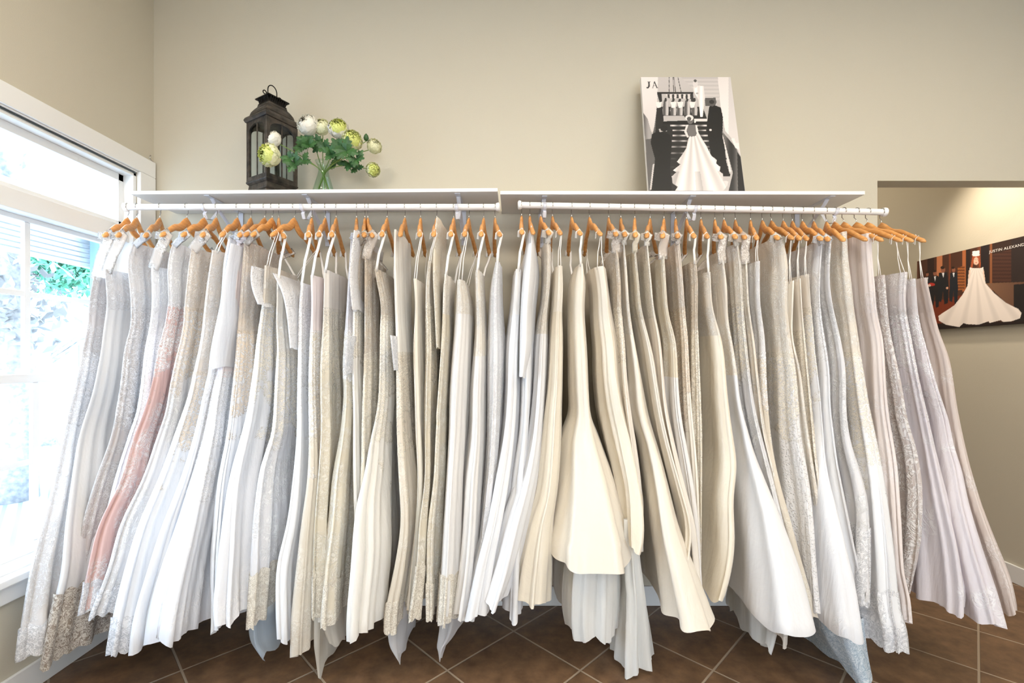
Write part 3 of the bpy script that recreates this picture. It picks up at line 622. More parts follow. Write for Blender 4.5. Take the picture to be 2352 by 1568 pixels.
G(19,'R',1751,"545 1762 1795;600 1755 1808;700 1755 1806;764 1762 1812;853 1765 1825;930 1765 1830;1006 1772 1836;1100 1788 1852;1200 1805 1862;1300 1820 1868;1400 1835 1876",'ivory_lace','white_bead',.40,'wide','white gown with lace cap sleeve and beaded front',fold=.010)
G(20,'R',1772,"645 1805 1822;700 1806 1820;775 1806 1818;850 1812 1835;950 1820 1846;1050 1828 1860;1200 1840 1882;1400 1860 1902",'cream','ivory_lace',.33,'thin','strapless pleated champagne gown with loop ribbons')
G(21,'R',1799,"640 1824 1840;700 1825 1843;760 1826 1848;850 1832 1857;950 1840 1867;1050 1845 1878;1200 1850 1902;1420 1870 1930",'champagne','ivory_lace',.34,'thin','pink champagne gown with narrow pleated bodice')
G(22,'R',1820,"630 1842 1857;700 1843 1862;760 1845 1867;828 1848 1873;878 1850 1880;980 1855 1889;1062 1858 1896;1120 1860 1908;1181 1862 1924;1272 1862 1946;1326 1862 1960;1460 1866 1981",'champagne','white_tulle',.46,'thin','white gown with frosted flowers and blue tinged train',nf=(3,5,8),fold=.010,train=(('lace_trim_blue',"1425 1833 1980;1475 1833 1985;1520 1878 1994;1578 1940 2010",.46),),box=.62)
G(23,'R',1843,"555 1872 1890;640 1862 1884;700 1864 1884;738 1866 1888;764 1868 1892;853 1875 1906;930 1880 1908;1006 1885 1917;1054 1890 1923;1150 1900 1942;1250 1920 1962;1376 1950 1990",'white_lace','cool_tulle',.38,'wide','slim white tulle gown with lace cap sleeve')
G(24,'R',1869,"548 1886 1910;640 1888 1905;700 1888 1912;751 1892 1925;815 1900 1938;853 1905 1943;955 1908 1945;1019 1912 1955;1080 1922 1975;1145 1933 1992;1230 1945 1998;1326 1955 1998;1376 1965 1997",'white_lace','white_lace',.40,'wide','white lace gown with heavy scrolled lace hem',hem=('lace_trim_white',160))
G(25,'R',1898,"532 1920 1945;600 1912 1948;650 1905 1955;700 1912 1959;764 1920 1968;828 1930 1976;878 1935 1984;930 1940 1991;1019 1950 2009;1100 1965 2024;1200 1975 2037;1300 1980 2047;1399 1982 2055;1435 1983 2066;1485 1986 2072",'ivory_lace','cool_tulle',.44,'wide','white tulle gown with flowered lace bib',hem=('lace_trim_white',130))
G(26,'R',1917,"536 1957 2000;600 1957 2003;650 1960 2008;725 1965 2014;776 1972 2027;828 1980 2030;942 1990 2037;1057 2005 2055;1150 2018 2062;1326 2035 2073;1355 2038 2083;1425 2045 2090",'rose_tulle','rose_tulle',.40,'wide','pale rose tulle gown with scrolled lace shoulder')
G(27,'R',1938,"632 2008 2030;700 2010 2035;764 2018 2042;828 2025 2055;891 2035 2068;968 2045 2080;1019 2055 2097;1109 2062 2112;1180 2068 2112;1235 2070 2110;1300 2072 2100;1352 2074 2090",'bold_lace','bold_lace',.34,'thin','narrow gown of bold white lace over taupe')
G(28,'R',1967,"625 2037 2085;700 2037 2080;764 2045 2090;853 2060 2107;942 2072 2127;1050 2085 2152;1150 2085 2177;1250 2085 2202;1357 2086 2216;1400 2105 2213",'lilac_lit_lace','lilac_lit_tulle',.40,'thin','lilac-lit lace gown with square neckline and net skirt',fold=.016)
G(29,'R',1993,"640 2078 2102;700 2080 2106;751 2084 2112;789 2090 2124;853 2097 2140;904 2105 2155;968 2115 2176;1019 2122 2184;1083 2132 2204;1134 2137 2212;1254 2152 2244;1344 2172 2272;1433 2205 2296",'lilac_lit_lace','lilac_lit_tulle',.45,'thin','lilac-lit gown with branching leaf lace motifs',fold=.016)
G(30,'R',2025,"638 2106 2128;700 2108 2142;764 2114 2157;815 2120 2178;878 2127 2189;942 2137 2198;1031 2152 2216;1095 2167 2232;1170 2182 2255;1283 2217 2298;1322 2232 2313;1399 2285 2331",'mauve','mauve',.43,'thin','pale mauve gown in front of the coloured print')
#EOFPART2
# ---------------------------------------------------------------- LANTERN
M_iron=simple('weathered_black_wood','1E1D1D',.4,col2='4A423B',nscale=30,bump=.5,bscale=60)
M_dark=simple('dark_iron','1D1B1A',.4,metal=.6)
M_lg=glass('lantern_glass',(.93,.96,.97,1),.3)
def lantern():
    cx,cy=PX(622,2.33),2.345; z0=PZ(431.7+ (1143-622)/843*6.5,2.2)+.001
    r=empty('candle_lantern',(cx,cy,z0)); r.rotation_euler=(0,0,math.radians(60))
    tag(r,'tall weathered black lantern with ring handle on the left shelf','lantern')
    o=(0,0,0)
    w=.084
    MB().frustum(w+.006,0,w+.006,.018).frustum(w+.006,.018,w-.004,.030).frustum(w-.004,.030,w-.008,.060).frustum(w-.008,.060,w+.002,.070).frustum(w+.002,.07,w+.002,.078).build('plinth',M_iron,r,o,bevel=.002)
    zt=.375
    for sx in (-1,1):
        for sy in (-1,1):
            MB().box(sx*w-.011*(sx>0)-.0,sx*w+.011*(sx<0),sy*w-.011*(sy>0),sy*w+.011*(sy<0),.078,zt).build('post',M_iron,r,o,bevel=.002)
    for k in range(4):
        M=Matrix.Rotation(k*PI/2,4,'Z')
        m=MB()
        y=-w+.004
        m.box(-w+.011,w-.011,y-.003,y+.006,.078,.098,M=M).box(-w+.011,-w+.020,y-.002,y+.005,.098,zt,M=M).box(w-.020,w-.011,y-.002,y+.005,.098,zt,M=M)
        # arched head
        pts=[]; n=10
        top=zt; v=[];f=[]
        for i in range(n+1):
            a=PI*i/n; xx=-(w-.020)*math.cos(a); zz=zt-.055+.040*math.sin(a)
            for yy in (y-.002,y+.005): v.append((xx,yy,zz)); v.append((xx,yy,top))
        for i in range(n):
            b=i*4
            f+= [(b,b+4,b+5,b+1),(b+2,b+3,b+7,b+6),(b,b+2,b+6,b+4)]
        m.add([tuple(M@Vector(p)) for p in v],f)
        m.box(-.003,.003,y,y+.004,.098,zt-.018,M=M)
        fo=m.build('door_frame' if k==0 else 'side_frame',M_iron,r,o)
        if k==0: MB().box(w-.019,w-.011,y-.010,y-.002,.20,.225,M=M).build('latch',M_dark,fo,o)
        MB().box(-w+.018,w-.018,y+.006,y+.008,.095,zt-.01,M=M).build('glass_pane',M_lg,fo,o)
    R=MB()
    R.frustum(w+.004,zt,w+.010,zt+.012).frustum(w+.010,zt+.012,w+.006,zt+.024).frustum(w+.006,zt+.024,w-.012,zt+.040)
    prof=[(w-.010,zt+.040),(w-.014,zt+.055),(w-.024,zt+.072),(w-.034,zt+.085),(w-.036,zt+.094)]
    for (a,b),(c,d) in zip(prof,prof[1:]): R.frustum(a,b,c,d)
    R.build('roof',M_iron,r,o,bevel=.0015)
    z1=zt+.094
    V=MB().frustum(.047,z1,.047,z1+.006)
    for k in range(4):
        M=Matrix.Rotation(k*PI/2,4,'Z')
        for i in range(8):
            x=-.038+i*.0108; V.sweep([tuple(M@Vector((x,-.042,z1+.004))),tuple(M@Vector((x,-.046,z1+.016))),tuple(M@Vector((x,-.052,z1+.030)))],.0026,6)
    V.frustum(.036,z1,.040,z1+.03)
    V.build('vent_collar',M_dark,r,o)
    MB().frustum(.057,z1+.028,.056,z1+.034).frustum(.052,z1+.034,.038,z1+.044).build('cap',M_dark,r,o,bevel=.001)
    z2=z1+.049
    h=[]
    for k in range(9):
        a=PI+PI*2*k/9*0; 
    pts=[(-.040+.009*math.cos(t),0,z2+.010+.009*math.sin(t)) for t in [PI*2*k/10 for k in range(10)]]
    H=MB().sweep(pts,.0028,6,up=(0,1,0),closed=True)
    pts=[(.040+.009*math.cos(t),0,z2+.010+.009*math.sin(t)) for t in [PI*2*k/10 for k in range(10)]]
    H.sweep(pts,.0028,6,up=(0,1,0),closed=True)
    pts=[(-.034,0,z2+.012),(-.024,0,z2+.014)]+[(-.024*math.cos(t),0,z2+.032+.030*math.sin(t)) for t in [PI*k/12 for k in range(13)]]+[(.024,0,z2+.014),(.034,0,z2+.012)]
    H.sweep(pts,.0026,6,up=(0,1,0)); H.build('ring_handle',M_dark,r,o,smooth=True)
lantern()
# ---------------------------------------------------------------- VASE AND FLOWERS
M_vglass=glass('vase_glass',(.90,.97,.93,1),.5)
M_stem=simple('flower_stem','6F8A3E',.5)
M_leaf=simple('leaf_green','3F6B35',.5,col2='2B4F2A',nscale=30)
M_pw=simple('white_petal','F4F1E6',.6); M_pc=simple('cream_petal','F0F0CC',.6); M_py=simple('lime_petal','DDE388',.6); M_pg=simple('petal_heart','8E9A2E',.6)
VX,VY=PX(743,2.3),2.30; VZ=PZ(434.8,2.2)+.001
vr=empty('glass_vase',(VX,VY,VZ)); tag(vr,'clear bell shaped glass vase beside the black lantern','vase')
pr=[(.0,.0),(.048,.0),(.053,.006),(.050,.03),(.040,.065),(.028,.105),(.024,.125),(.028,.150),(.040,.172),(.038,.172),(.026,.150),(.022,.125),(.026,.105),(.038,.065),(.048,.03),(.050,.010),(.0,.008)]
MB().lathe(pr,28).build('vase_body',M_vglass,vr,(0,0,0),smooth=True)
def blossom(c,R,normal,m_out,m_in,seed,parent,lc):
    rnd=random.Random(seed); m=MB(); nrm=Vector(normal).normalized()
    q=nrm.to_track_quat('Z','Y').to_matrix().to_4x4(); T=Matrix.Translation(c)@q
    layers=[(8,.92,80,0),(9,.95,68,0),(9,.96,57,0),(8,.95,47,0),(8,.93,37,1),(7,.90,27,1),(6,.86,18,1),(4,.80,9,1)]
    for li,(n,rr,rim,mi) in enumerate(layers):
        for k in range(n):
            th=2*PI*(k+.5*(li%2))/n+rnd.uniform(-.15,.15); wdt=2*PI/n*.68; g=6; r0=rr*R*rnd.uniform(.96,1.04); rj=rim+rnd.uniform(-6,6)
            v=[];f=[]
            for i in range(g):
                u=i/(g-1); po=math.radians(lerp(150,rj,u))
                for j in range(g):
                    w_=(j/(g-1)-.5)*2
                    e=po+math.radians(13)*(w_*w_)*u
                    rad=r0*(1+(.17+.09*math.sin(w_*8+k*2+li))*max(0,u-.72)/.28)
                    ww=w_*wdt*(.35+.65*math.sin(PI*min(.5,.12+u*.5)))
                    a=th+ww
                    v.append(tuple(T@Vector((rad*math.sin(e)*math.cos(a),rad*math.sin(e)*math.sin(a),rad*math.cos(e)*.86))))
            for i in range(g-1):
                for j in range(g-1): f.append((i*g+j,i*g+j+1,(i+1)*g+j+1,(i+1)*g+j))
            m.add(v,f,mi)
    v=[];
    hm=MB(); 
    # heart
    prof=[(.0,-.1),(.10,-.05),(.16,.06),(.12,.2),(.04,.28),(0,.3)]
    hm.lathe([(a*.6*R,b*R+.40*R) for a,b in prof],10,0,M=T)
    m.lathe([(0,-.72*R)]+[(.74*R*math.sin(k*PI/8),-.64*R*math.cos(k*PI/8)) for k in range(1,8)]+[(0,.64*R)],14,1,M=T)
    m.lathe([(0,-.55*R),(.25*R,-.5*R),(.5*R,-.3*R),(.55*R,-.1*R)],12,0,M=T)
    bo=m.build('blossom',[m_out,m_in],parent,lc,smooth=True); hm.build('flower_heart',M_pg,bo,lc,smooth=True); return bo
def leaf_mesh(m,base,dirv,size,seed,mi=0):
    rnd=random.Random(seed); d=Vector(dirv).normalized(); s=d.cross(Vector((.1,-1,.2))).normalized(); nn=s.cross(d)
    outline=[(0,0),(.12,.10),(.30,.30),(.38,.52),(.24,.50),(.34,.78),(.16,.74),(.10,.98),(0,1.05)]
    for half in (-1,1):
        v=[];f=[]
        for a,b in outline:
            v.append(tuple(Vector(base)+d*(b*size)+s*(half*a*size*1.1)+nn*(.12*size*math.sin(b*3)-.25*a*size)))
            v.append(tuple(Vector(base)+d*(b*size)+nn*(.12*size*math.sin(b*3))))
        for i in range(len(outline)-1): f.append((i*2,i*2+1,i*2+3,i*2+2))
        m.add(v,f,mi)
def flower(px,py,D,rpx,nrm,mo,mi_,label,seed,leaves=(),exitang=0,bud=False):
    c=Vector((PX(px,D),D,PZ(py,D))); R=rpx*D/F*.9
    r=empty('flower_stem',(VX,VY,VZ+.01)); tag(r,label,'flower','artificial flowers in the glass vase'); lc=r.location
    if bud:
        n=Vector((.1,-.3,1)).to_track_quat('Z','Y').to_matrix().to_4x4(); T=Matrix.Translation(c)@n
        MB().lathe([(0,-R),(R*.6,-R*.7),(R*.85,0),(R*.6,R*.8),(R*.15,R*1.3),(0,R*1.35)],12,M=T).build('bud',M_leaf,r,lc,smooth=True)
    else: blossom(c,R,nrm,mo,mi_,seed,r,lc)
    # the stem enters the narrow neck and crosses to the vase floor
    nk=Vector((VX,VY,VZ+.125)); dx=c.x-VX
    sgn=1 if dx>0 else -1
    foot=Vector((VX-sgn*min(.035,abs(dx)*.35+.01),VY+.006*math.sin(seed*2.1),VZ+.012)); neck=nk+Vector((sgn*.010*min(1,abs(dx)*8),.008*math.sin(seed*1.7),0))
    out=neck+ (neck-foot).normalized()*.06+Vector((dx*.12,0,.0))
    back=c-Vector(nrm).normalized()*R*.5 if not bud else c-Vector((0,0,R))
    P=[]
    for t in [k/12 for k in range(13)]:
        p=(neck*(1-t)**3+out*3*t*(1-t)**2+lerp(out,back,.6)*3*t*t*(1-t)+back*t**3); P.append(p)
    MB().sweep([foot]+P,.0022,6).build('stem',M_stem,r,lc,smooth=True)
    for k,(lx,ly,sz) in enumerate(leaves):
        base=min(P,key=lambda q:(proj(q)[0]-lx)**2+(proj(q)[1]-ly)**2)
        tipp=Vector((PX(lx,D-.01),D-.01+.03*math.sin(k*2+seed),PZ(ly,D-.01)))
        m=MB(); dv=tipp-base
        if dv.length<.012: dv=Vector((.01,-.02,.02))
        m.sweep([base,base+dv*.5,tipp],.0011,5)
        rnd=random.Random(seed*9+k)
        for a in range(4):
            an=a*1.35+rnd.uniform(-.3,.3); dd=dv.normalized()*.6+Vector((math.cos(an),rnd.uniform(-.5,.3),math.sin(an)))
            leaf_mesh(m,tipp-dv.normalized()*.008,dd,sz*D/F*.80,seed+a)
        m.build('leaf_spray',M_leaf,r,lc)
flower(709,289,2.26,25,(-.15,-.9,.25),M_pw,M_pw,'large white bloom, upper leftmost in the glass vase',1,((702,322,34),(690,340,26)))
flower(739,293,2.28,20,(.1,-.9,.3),M_pc,M_pc,'cream bloom between white bloom and lime bloom',2,((728,330,30),(752,345,28)))
flower(777,297,2.25,24,(.25,-.9,.25),M_pw,M_py,'lime hearted bloom, upper middle of the bouquet',3,((785,345,38),(768,362,30)))
flower(809,324,2.24,24,(.45,-.9,.1),M_pc,M_py,'lime bloom at upper right above dark leaves',4,((800,352,38),(822,368,30),(800,372,28)))
flower(629,321,2.27,19,(-.4,-.7,.4),M_pw,M_pw,'small white bloom in front of the lantern, upper',5,((716,338,28),))
flower(621,357,2.18,27,(-.35,-.9,-.15),M_pc,M_py,'lime bloom in front of the lantern, lower',6,((680,378,34),(690,362,28),(668,368,24)))
flower(859,337,2.34,18,(.5,-.7,.2),M_pc,M_pc,'pale cream bloom at the far right near the wall',7,((770,372,26),))
flower(856,390,2.28,17,(.5,-.8,-.3),M_pc,M_py,'small lime bloom hanging lowest at the right',8,((815,378,24),))
flower(841,317,2.30,8,(.3,-.5,.8),M_pc,M_pc,'closed green bud beside the pale cream bloom',9,(),bud=True)
# ---------------------------------------------------------------- PRINTED PICTURES
def inpoly(x,y,P):
    c=False; n=len(P); j=n-1
    for i in range(n):
        xi,yi=P[i]; xj,yj=P[j]
        if (yi>y)!=(yj>y) and x<(xj-xi)*(y-yi)/(yj-yi)+xi: c=not c
        j=i
    return c
class Paint:
    def __init__(s,base): s.sh=[]; s.base=base
    def poly(s,P,c): xs=[p[0] for p in P]; ys=[p[1] for p in P]; s.sh.append((min(xs),max(xs),min(ys),max(ys),'p',P,c)); return s
    def ell(s,cx,cy,rx,ry,c): s.sh.append((cx-rx,cx+rx,cy-ry,cy+ry,'e',(cx,cy,rx,ry),c)); return s
    def line(s,x0,y0,x1,y1,w,c):
        d=math.hypot(x1-x0,y1-y0); nx,ny=-(y1-y0)/d*w/2,(x1-x0)/d*w/2
        return s.poly([(x0+nx,y0+ny),(x1+nx,y1+ny),(x1-nx,y1-ny),(x0-nx,y0-ny)],c)
    def at(s,x,y):
        for a,b,c,d,k,P,col in reversed(s.sh):
            if a<=x<=b and c<=y<=d:
                if k=='p':
                    if not inpoly(x,y,P): continue
                elif ((x-P[0])/P[2])**2+((y-P[1])/P[3])**2>1: continue
                return col(x,y) if callable(col) else col
        return s.base(x,y) if callable(s.base) else s.base
def g(v): return (v,v*.965,v*.95)
def printed(name,parent,lc,corner,nu,nv,paint,cropoff,cs):
    """picture surface: corner(u,v)->world point; paint is sampled at the photo crop position of every grid point"""
    verts=[];cols=[]
    for j in range(nv+1):
        for i in range(nu+1):
            p=corner(i/nu,j/nv); verts.append(tuple(p)); x,y=proj(p)
            c=paint.at((x-cropoff[0])*cs,(y-cropoff[1])*cs); cols.append(c)
    faces=[(j*(nu+1)+i,j*(nu+1)+i+1,(j+1)*(nu+1)+i+1,(j+1)*(nu+1)+i) for j in range(nv) for i in range(nu)]
    m,nt,b=newmat(name+'_ink'); at=N(nt,'ShaderNodeAttribute',attribute_name='ink'); nt.links.new(at.outputs['Color'],b.inputs['Base Color']); b.inputs['Roughness'].default_value=.55
    o=mk(name,verts,faces,m,parent,lc,False)
    ca=o.data.color_attributes.new('ink','FLOAT_COLOR','POINT')
    flat=[]
    for c in cols: flat+=list(lin(c))
    ca.data.foreach_set('color',flat); return o
# black and white bride on the stairs
P1=Paint(lambda x,y:g(.80-.10*max(0,min(1,(y-100)/500))))
P1.poly([(160,130),(360,130),(350,480),(330,760),(200,800),(150,560)],lambda x,y:g(.93-.0002*(y-130)))
P1.poly([(1050,130),(1210,130),(1330,1080),(1260,900),(1140,760),(1090,480)],lambda x,y:g(.90 if x<1180 else .82))
P1.poly([(620,130),(1055,130),(1075,400),(900,400)],lambda x,y:g(.78-.03*math.sin(y*.14)))
P1.poly([(185,545),(240,620),(290,800),(300,900),(215,900)],lambda x,y:g(.42+.2*math.sin(x*.03)))
P1.poly([(350,480),(440,480),(420,760),(300,800),(320,700)],lambda x,y:g(.30+.1*math.sin(x*.06)))
P1.poly([(345,480),(880,480),(930,620),(1000,1460),(240,1460),(330,760)],g(.13))
for (y,x0,x1,v) in ((700,500,930,.85),(755,530,920,.85),(815,530,950,.8),(880,520,985,.7),(945,520,1015,.6),(1018,495,1030,.5),(1085,500,1160,.25),(1180,500,1190,.2),(1265,500,1200,.2)):
    P1.poly([(x0,y-9),(x1,y-9),(x1,y+8),(x0,y+8)],(lambda vv:lambda x,yy:g(vv*(.75+.25*math.sin(x*.05))))(v))
P1.poly([(425,585),(660,585),(700,640),(425,650)],g(.72)); P1.poly([(780,620),(935,620),(935,650),(780,650)],g(.86)); P1.poly([(420,650),(940,650),(940,680),(420,680)],g(.08))
for x in (450,540,615,700,785): # bridesmaids' skirts
    P1.poly([(x-22,410),(x+22,410),(x+38,520),(x+30,580),(x-30,580),(x-38,520)],(lambda xx:lambda a,b:g(.55+.25*math.sin((a-xx)*.09)))(x))
    P1.ell(x,400,14,22,g(.2))
for x in (370,540,620,760): P1.poly([(x-35,425),(x+35,425),(x+22,490),(x-20,495)],g(.92))
P1.poly([(350,310),(770,310),(770,330),(350,330)],g(.12)).poly([(350,330),(400,330),(410,420),(380,430)],g(.15)).poly([(450,335),(760,335),(740,390),(480,380)],lambda x,y:g(.2 if math.sin(x*.12)>.1 else .85))
P1.poly([(740,330),(770,330),(775,420),(745,420)],g(.2))
for a,b_ in ((490,490),(535,545),(545,565),(590,630)): P1.line(a,130,b_,312,7,g(.25))
P1.poly([(770,230),(890,240),(905,380),(880,600),(850,600),(830,400),(775,300)],lambda x,y:g(.93-.06*math.sin(x*.1)));P1.ell(795,215,28,45,g(.86));P1.ell(793,180,18,16,g(.35)); P1.ell(815,325,16,10,g(.7))
P1.poly([(905,380),(1030,375),(1040,430),(1020,480),(910,470)],g(.35))
P1.poly([(955,480),(1000,455),(1090,490),(1115,600),(1110,830),(1140,960),(1150,1100),(1200,1290),(1000,1290),(940,800),(925,700)],g(.07)); P1.ell(990,440,32,36,g(.35)); P1.ell(985,425,30,24,g(.15))
P1.ell(970,750,14,12,g(.85))
P1.poly([(1110,820),(1130,810),(1175,1050),(1210,1230),(1190,1240),(1145,1000)],g(.85))
P1.poly([(1100,760),(1270,960),(1330,1140),(1370,1460),(1180,1460),(1230,1250)],lambda x,y:g(.28+.14*math.sin(x*.035)))
P1.poly([(1210,850),(1250,845),(1260,900),(1300,900),(1300,980),(1260,960)],g(.88)); P1.poly([(1280,1000),(1320,1060),(1372,1460),(1290,1460)],g(.08))
P1.poly([(215,860),(290,850),(330,1000),(320,1150),(270,1460),(240,1460)],g(.35)); P1.poly([(300,1150),(320,1140),(285,1440),(265,1450)],g(.75))
P1.poly([(290,800),(350,765),(440,775),(500,810),(520,900),(500,1200),(520,1460),(290,1460),(330,1100),(275,900)],g(.06)); P1.poly([(370,740),(460,720),(465,765),(380,775)],g(.7)); P1.ell(430,735,42,34,g(.10))
# bride
P1.poly([(740,800),(800,790),(870,850),(920,930),(980,1050),(1045,1100),(1035,1140),(1085,1180),(1075,1230),(1115,1260),(1115,1340),(1180,1345),(1165,1400),(1120,1455),(560,1455),(590,1410),(530,1370),(520,1290),(575,1240),(535,1220),(620,1150),(580,1120),(640,1040),(690,960),(710,860)],
   lambda x,y:g(.84+.07*math.sin(math.atan2(x-760,y-700)*26)-(.10 if (y>1230 and math.sin(math.atan2(x-760,y-700)*14)>.7) else 0)))
P1.poly([(690,690),(810,690),(815,760),(800,820),(740,830),(700,780)],g(.42)); P1.poly([(690,690),(715,690),(690,760),(720,830),(700,840),(665,770)],g(.85)); P1.poly([(795,690),(815,700),(830,780),(870,850),(855,855),(810,800)],g(.88)); P1.ell(735,640,36,42,g(.40)); P1.ell(725,610,48,34,g(.88)); P1.ell(722,620,26,24,g(.3)); P1.ell(790,655,10,14,g(.9))
# the two letters
def JA(P,c):
    P.poly([(246,188),(266,188),(266,245),(252,266),(228,266),(228,252),(242,252),(246,240)],c); P.line(236,190,276,190,7,c)
    P.line(300,262,318,190,6,c); P.line(316,186,350,262,13,c); P.line(306,238,340,238,3,c); P.line(292,262,310,262,4,c); P.line(336,262,362,262,4,c)
JA(P1,g(.22))
pb0=Vector((PX(1490,2.225),2.225,PZ(438.2,2.2)+.001)); pb1=Vector((PX(1712,2.225),2.225,PZ(438.4,2.2)+.001))
dt=2.40; pt0=Vector((PX(1472,dt),dt,PZ(177,dt))); pt1=Vector((PX(1678,dt),dt,PZ(177,dt)))
pr_=empty('canvas_print',(pb0+pb1)/2); tag(pr_,'black and white print of a bride on stairs, leaning on the right shelf','picture')
def c1(u,v): return (pb0.lerp(pb1,u)).lerp(pt0.lerp(pt1,u),v)
nrm=((pb1-pb0).cross(pt0-pb0)).normalized()
if nrm.y>0: nrm=-nrm
th=.022
vv=[c1(0,0),c1(1,0),c1(1,1),c1(0,1)]; vb=[p-nrm*th for p in vv]
MB().add([tuple(p+nrm*-.0006) for p in vv]+[tuple(p) for p in vb],[(0,1,2,3),(7,6,5,4),(0,4,5,1),(1,5,6,2),(2,6,7,3),(3,7,4,0)]).build('canvas_frame',simple('canvas_edge','DAD6D0',.8),pr_,pr_.location)
printed('printed_picture',pr_,pr_.location,c1,230,300,P1,(1440,150),5.057)
# colour print on the passage wall
def br(x,y):
    v=.16+.10*max(0,math.sin(x*.045))*max(0,math.sin(x*.013+1)); return (v*1.75,v*.95,v*.6)
P2=Paint(lambda x,y:(.20,.12,.09) if y<1200 else (.25,.13,.08))
P2.poly([(470,780),(1100,650),(1100,1400),(470,1400)],br)
for (x0,x1,c) in ((640,690,(.72,.45,.30)),(745,760,(.45,.22,.12)),(860,890,(.66,.38,.22)),(1095,1115,(.55,.33,.20)),(560,620,(.16,.07,.05)),(890,930,(.14,.08,.07)),(1020,1090,(.12,.08,.09))):
    P2.poly([(x0,600),(x1,600),(x1,1080),(x0,1080)],c)
P2.poly([(820,870),(880,860),(880,1060),(820,1070)],lambda x,y:(.62,.36,.18) if math.sin(y*.25)>-.2 else (.4,.2,.1))
P2.poly([(1120,760),(1280,720),(1280,1010),(1120,1015)],lambda x,y:(.30,.17,.13) if math.sin(y*.2)>0 else (.24,.13,.10))
P2.poly([(1280,640),(1500,600),(1500,1010),(1280,1010)],(.16,.11,.11))
P2.poly([(1060,1010),(1600,990),(1600,1280),(1300,1240)],lambda x,y:(.50-.0006*(x-1060)*.6,.36-.0003*(x-1060),.27-.0002*(x-1060)))
P2.poly([(560,1180),(900,1100),(760,1300),(600,1400),(560,1400)],lambda x,y:(.45,.17,.07))
P2.poly([(1300,1020),(1600,1000),(1600,1400),(1300,1400)],(.10,.08,.09))
P2.poly([(470,1360),(1600,1330),(1600,1480),(470,1480)],(.12,.07,.07))
for (x,y,s,c) in ((560,960,34,(.10,.10,.14)),(625,950,42,(.08,.07,.09)),(695,920,52,(.06,.07,.10)),(785,920,42,(.08,.10,.14))):
    P2.poly([(x-s*.7,y),(x+s*.7,y-6),(x+s*.9,y+120),(x+s*.8,y+260),(x+s*.2,y+270),(x,y+150),(x-s*.3,y+250),(x-s*.9,y+240),(x-s*.8,y+90)],c); P2.ell(x,y-26,s*.35,s*.5,(.55,.34,.26)); P2.poly([(x-s*.2,y),(x+s*.2,y),(x+s*.05,y+45)],(.88,.88,.9)); P2.ell(x-s*.1,y-44,s*.33,s*.25,(.15,.08,.05))
P2.ell(596,1020,30,14,(.70,.18,.14)); P2.ell(730,1050,10,10,(.8,.6,.5)); P2.ell(578,1028,12,10,(.85,.75,.7))
P2.poly([(975,880),(1015,880),(1040,870),(1050,960),(1060,1010),(1130,1090),(1240,1180),(1340,1230),(1368,1265),(1355,1310),(1280,1335),(1210,1340),(1190,1325),(1095,1350),(1085,1335),(1000,1365),(900,1360),(870,1350),(835,1385),(720,1365),(660,1330),(655,1290),(690,1265),(790,1200),(860,1110),(905,1030),(912,940),(925,870),(950,880)],
   lambda x,y:(lambda q:(q,q*.955,q*.93))(.95-.06*max(0,math.sin(math.atan2(x-978,y-850)*22))))
P2.ell(978,812,27,40,(.90,.72,.62)); P2.poly([(948,770),(1008,770),(1020,850),(1008,880),(1000,820),(958,820),(945,880),(930,870)],(.66,.32,.18)); P2.ell(978,815,20,30,(.92,.76,.67)); P2.poly([(945,735),(1008,728),(1004,775),(950,778)],(.97,.95,.94)); P2.ell(977,765,33,14,(.95,.93,.93))
P2.ell(969,806,3,3,(.3,.15,.12)); P2.ell(988,805,3,3,(.3,.15,.12)); P2.ell(979,832,6,3,(.75,.25,.22))
P2.poly([(915,900),(930,890),(925,960),(915,985)],(.93,.80,.72)); P2.poly([(1035,895),(1045,900),(1056,975),(1045,985)],(.93,.80,.72))
GY0,GY1=3.375,2.575; GZ0,GZ1=1.535,2.04
qx=XR-.03
gr=empty('wall_print',(qx,(GY0+GY1)/2,GZ0)); tag(gr,'colour print of a bride before dark panelling, on the passage wall','picture')
MB().box(qx+.0008,XR-.001,GY1,GY0,GZ0,GZ1).build('print_board',simple('print_edge','1E1A1A',.6),gr,gr.location)
printed('printed_picture',gr,gr.location,lambda u,v:Vector((qx,lerp(GY0,GY1,u),lerp(GZ0,GZ1,v))),300,190,P2,(1980,380),3.734)
tx=bpy.data.curves.new('lettering','FONT'); tx.body='JUSTIN ALEXANDER'; tx.size=.030; tx.extrude=.0003
to=bpy.data.objects.new('lettering',tx); COL.objects.link(to)
tm=simple('white_ink','E8E2DE',.5); tx.materials.append(tm); tx.space_character=1.08
bpy.context.view_layer.update()
me=bpy.data.meshes.new_from_object(to); bpy.data.objects.remove(to)
wd=max(v.co.x for v in me.vertices)-min(v.co.x for v in me.vertices); ks=.228/wd
lo=bpy.data.objects.new('lettering',me); COL.objects.link(lo); lo.parent=gr
ya=2.862; za=PZ(577,ya)-.012
# text runs along -Y on the wall, facing -X
lo.matrix_parent_inverse=Matrix.Identity(4)
lo.rotation_euler=(PI/2,0,-PI/2); lo.scale=(ks,ks,ks); lo.location=(-.0012,ya-(GY0+GY1)/2,za-GZ0)
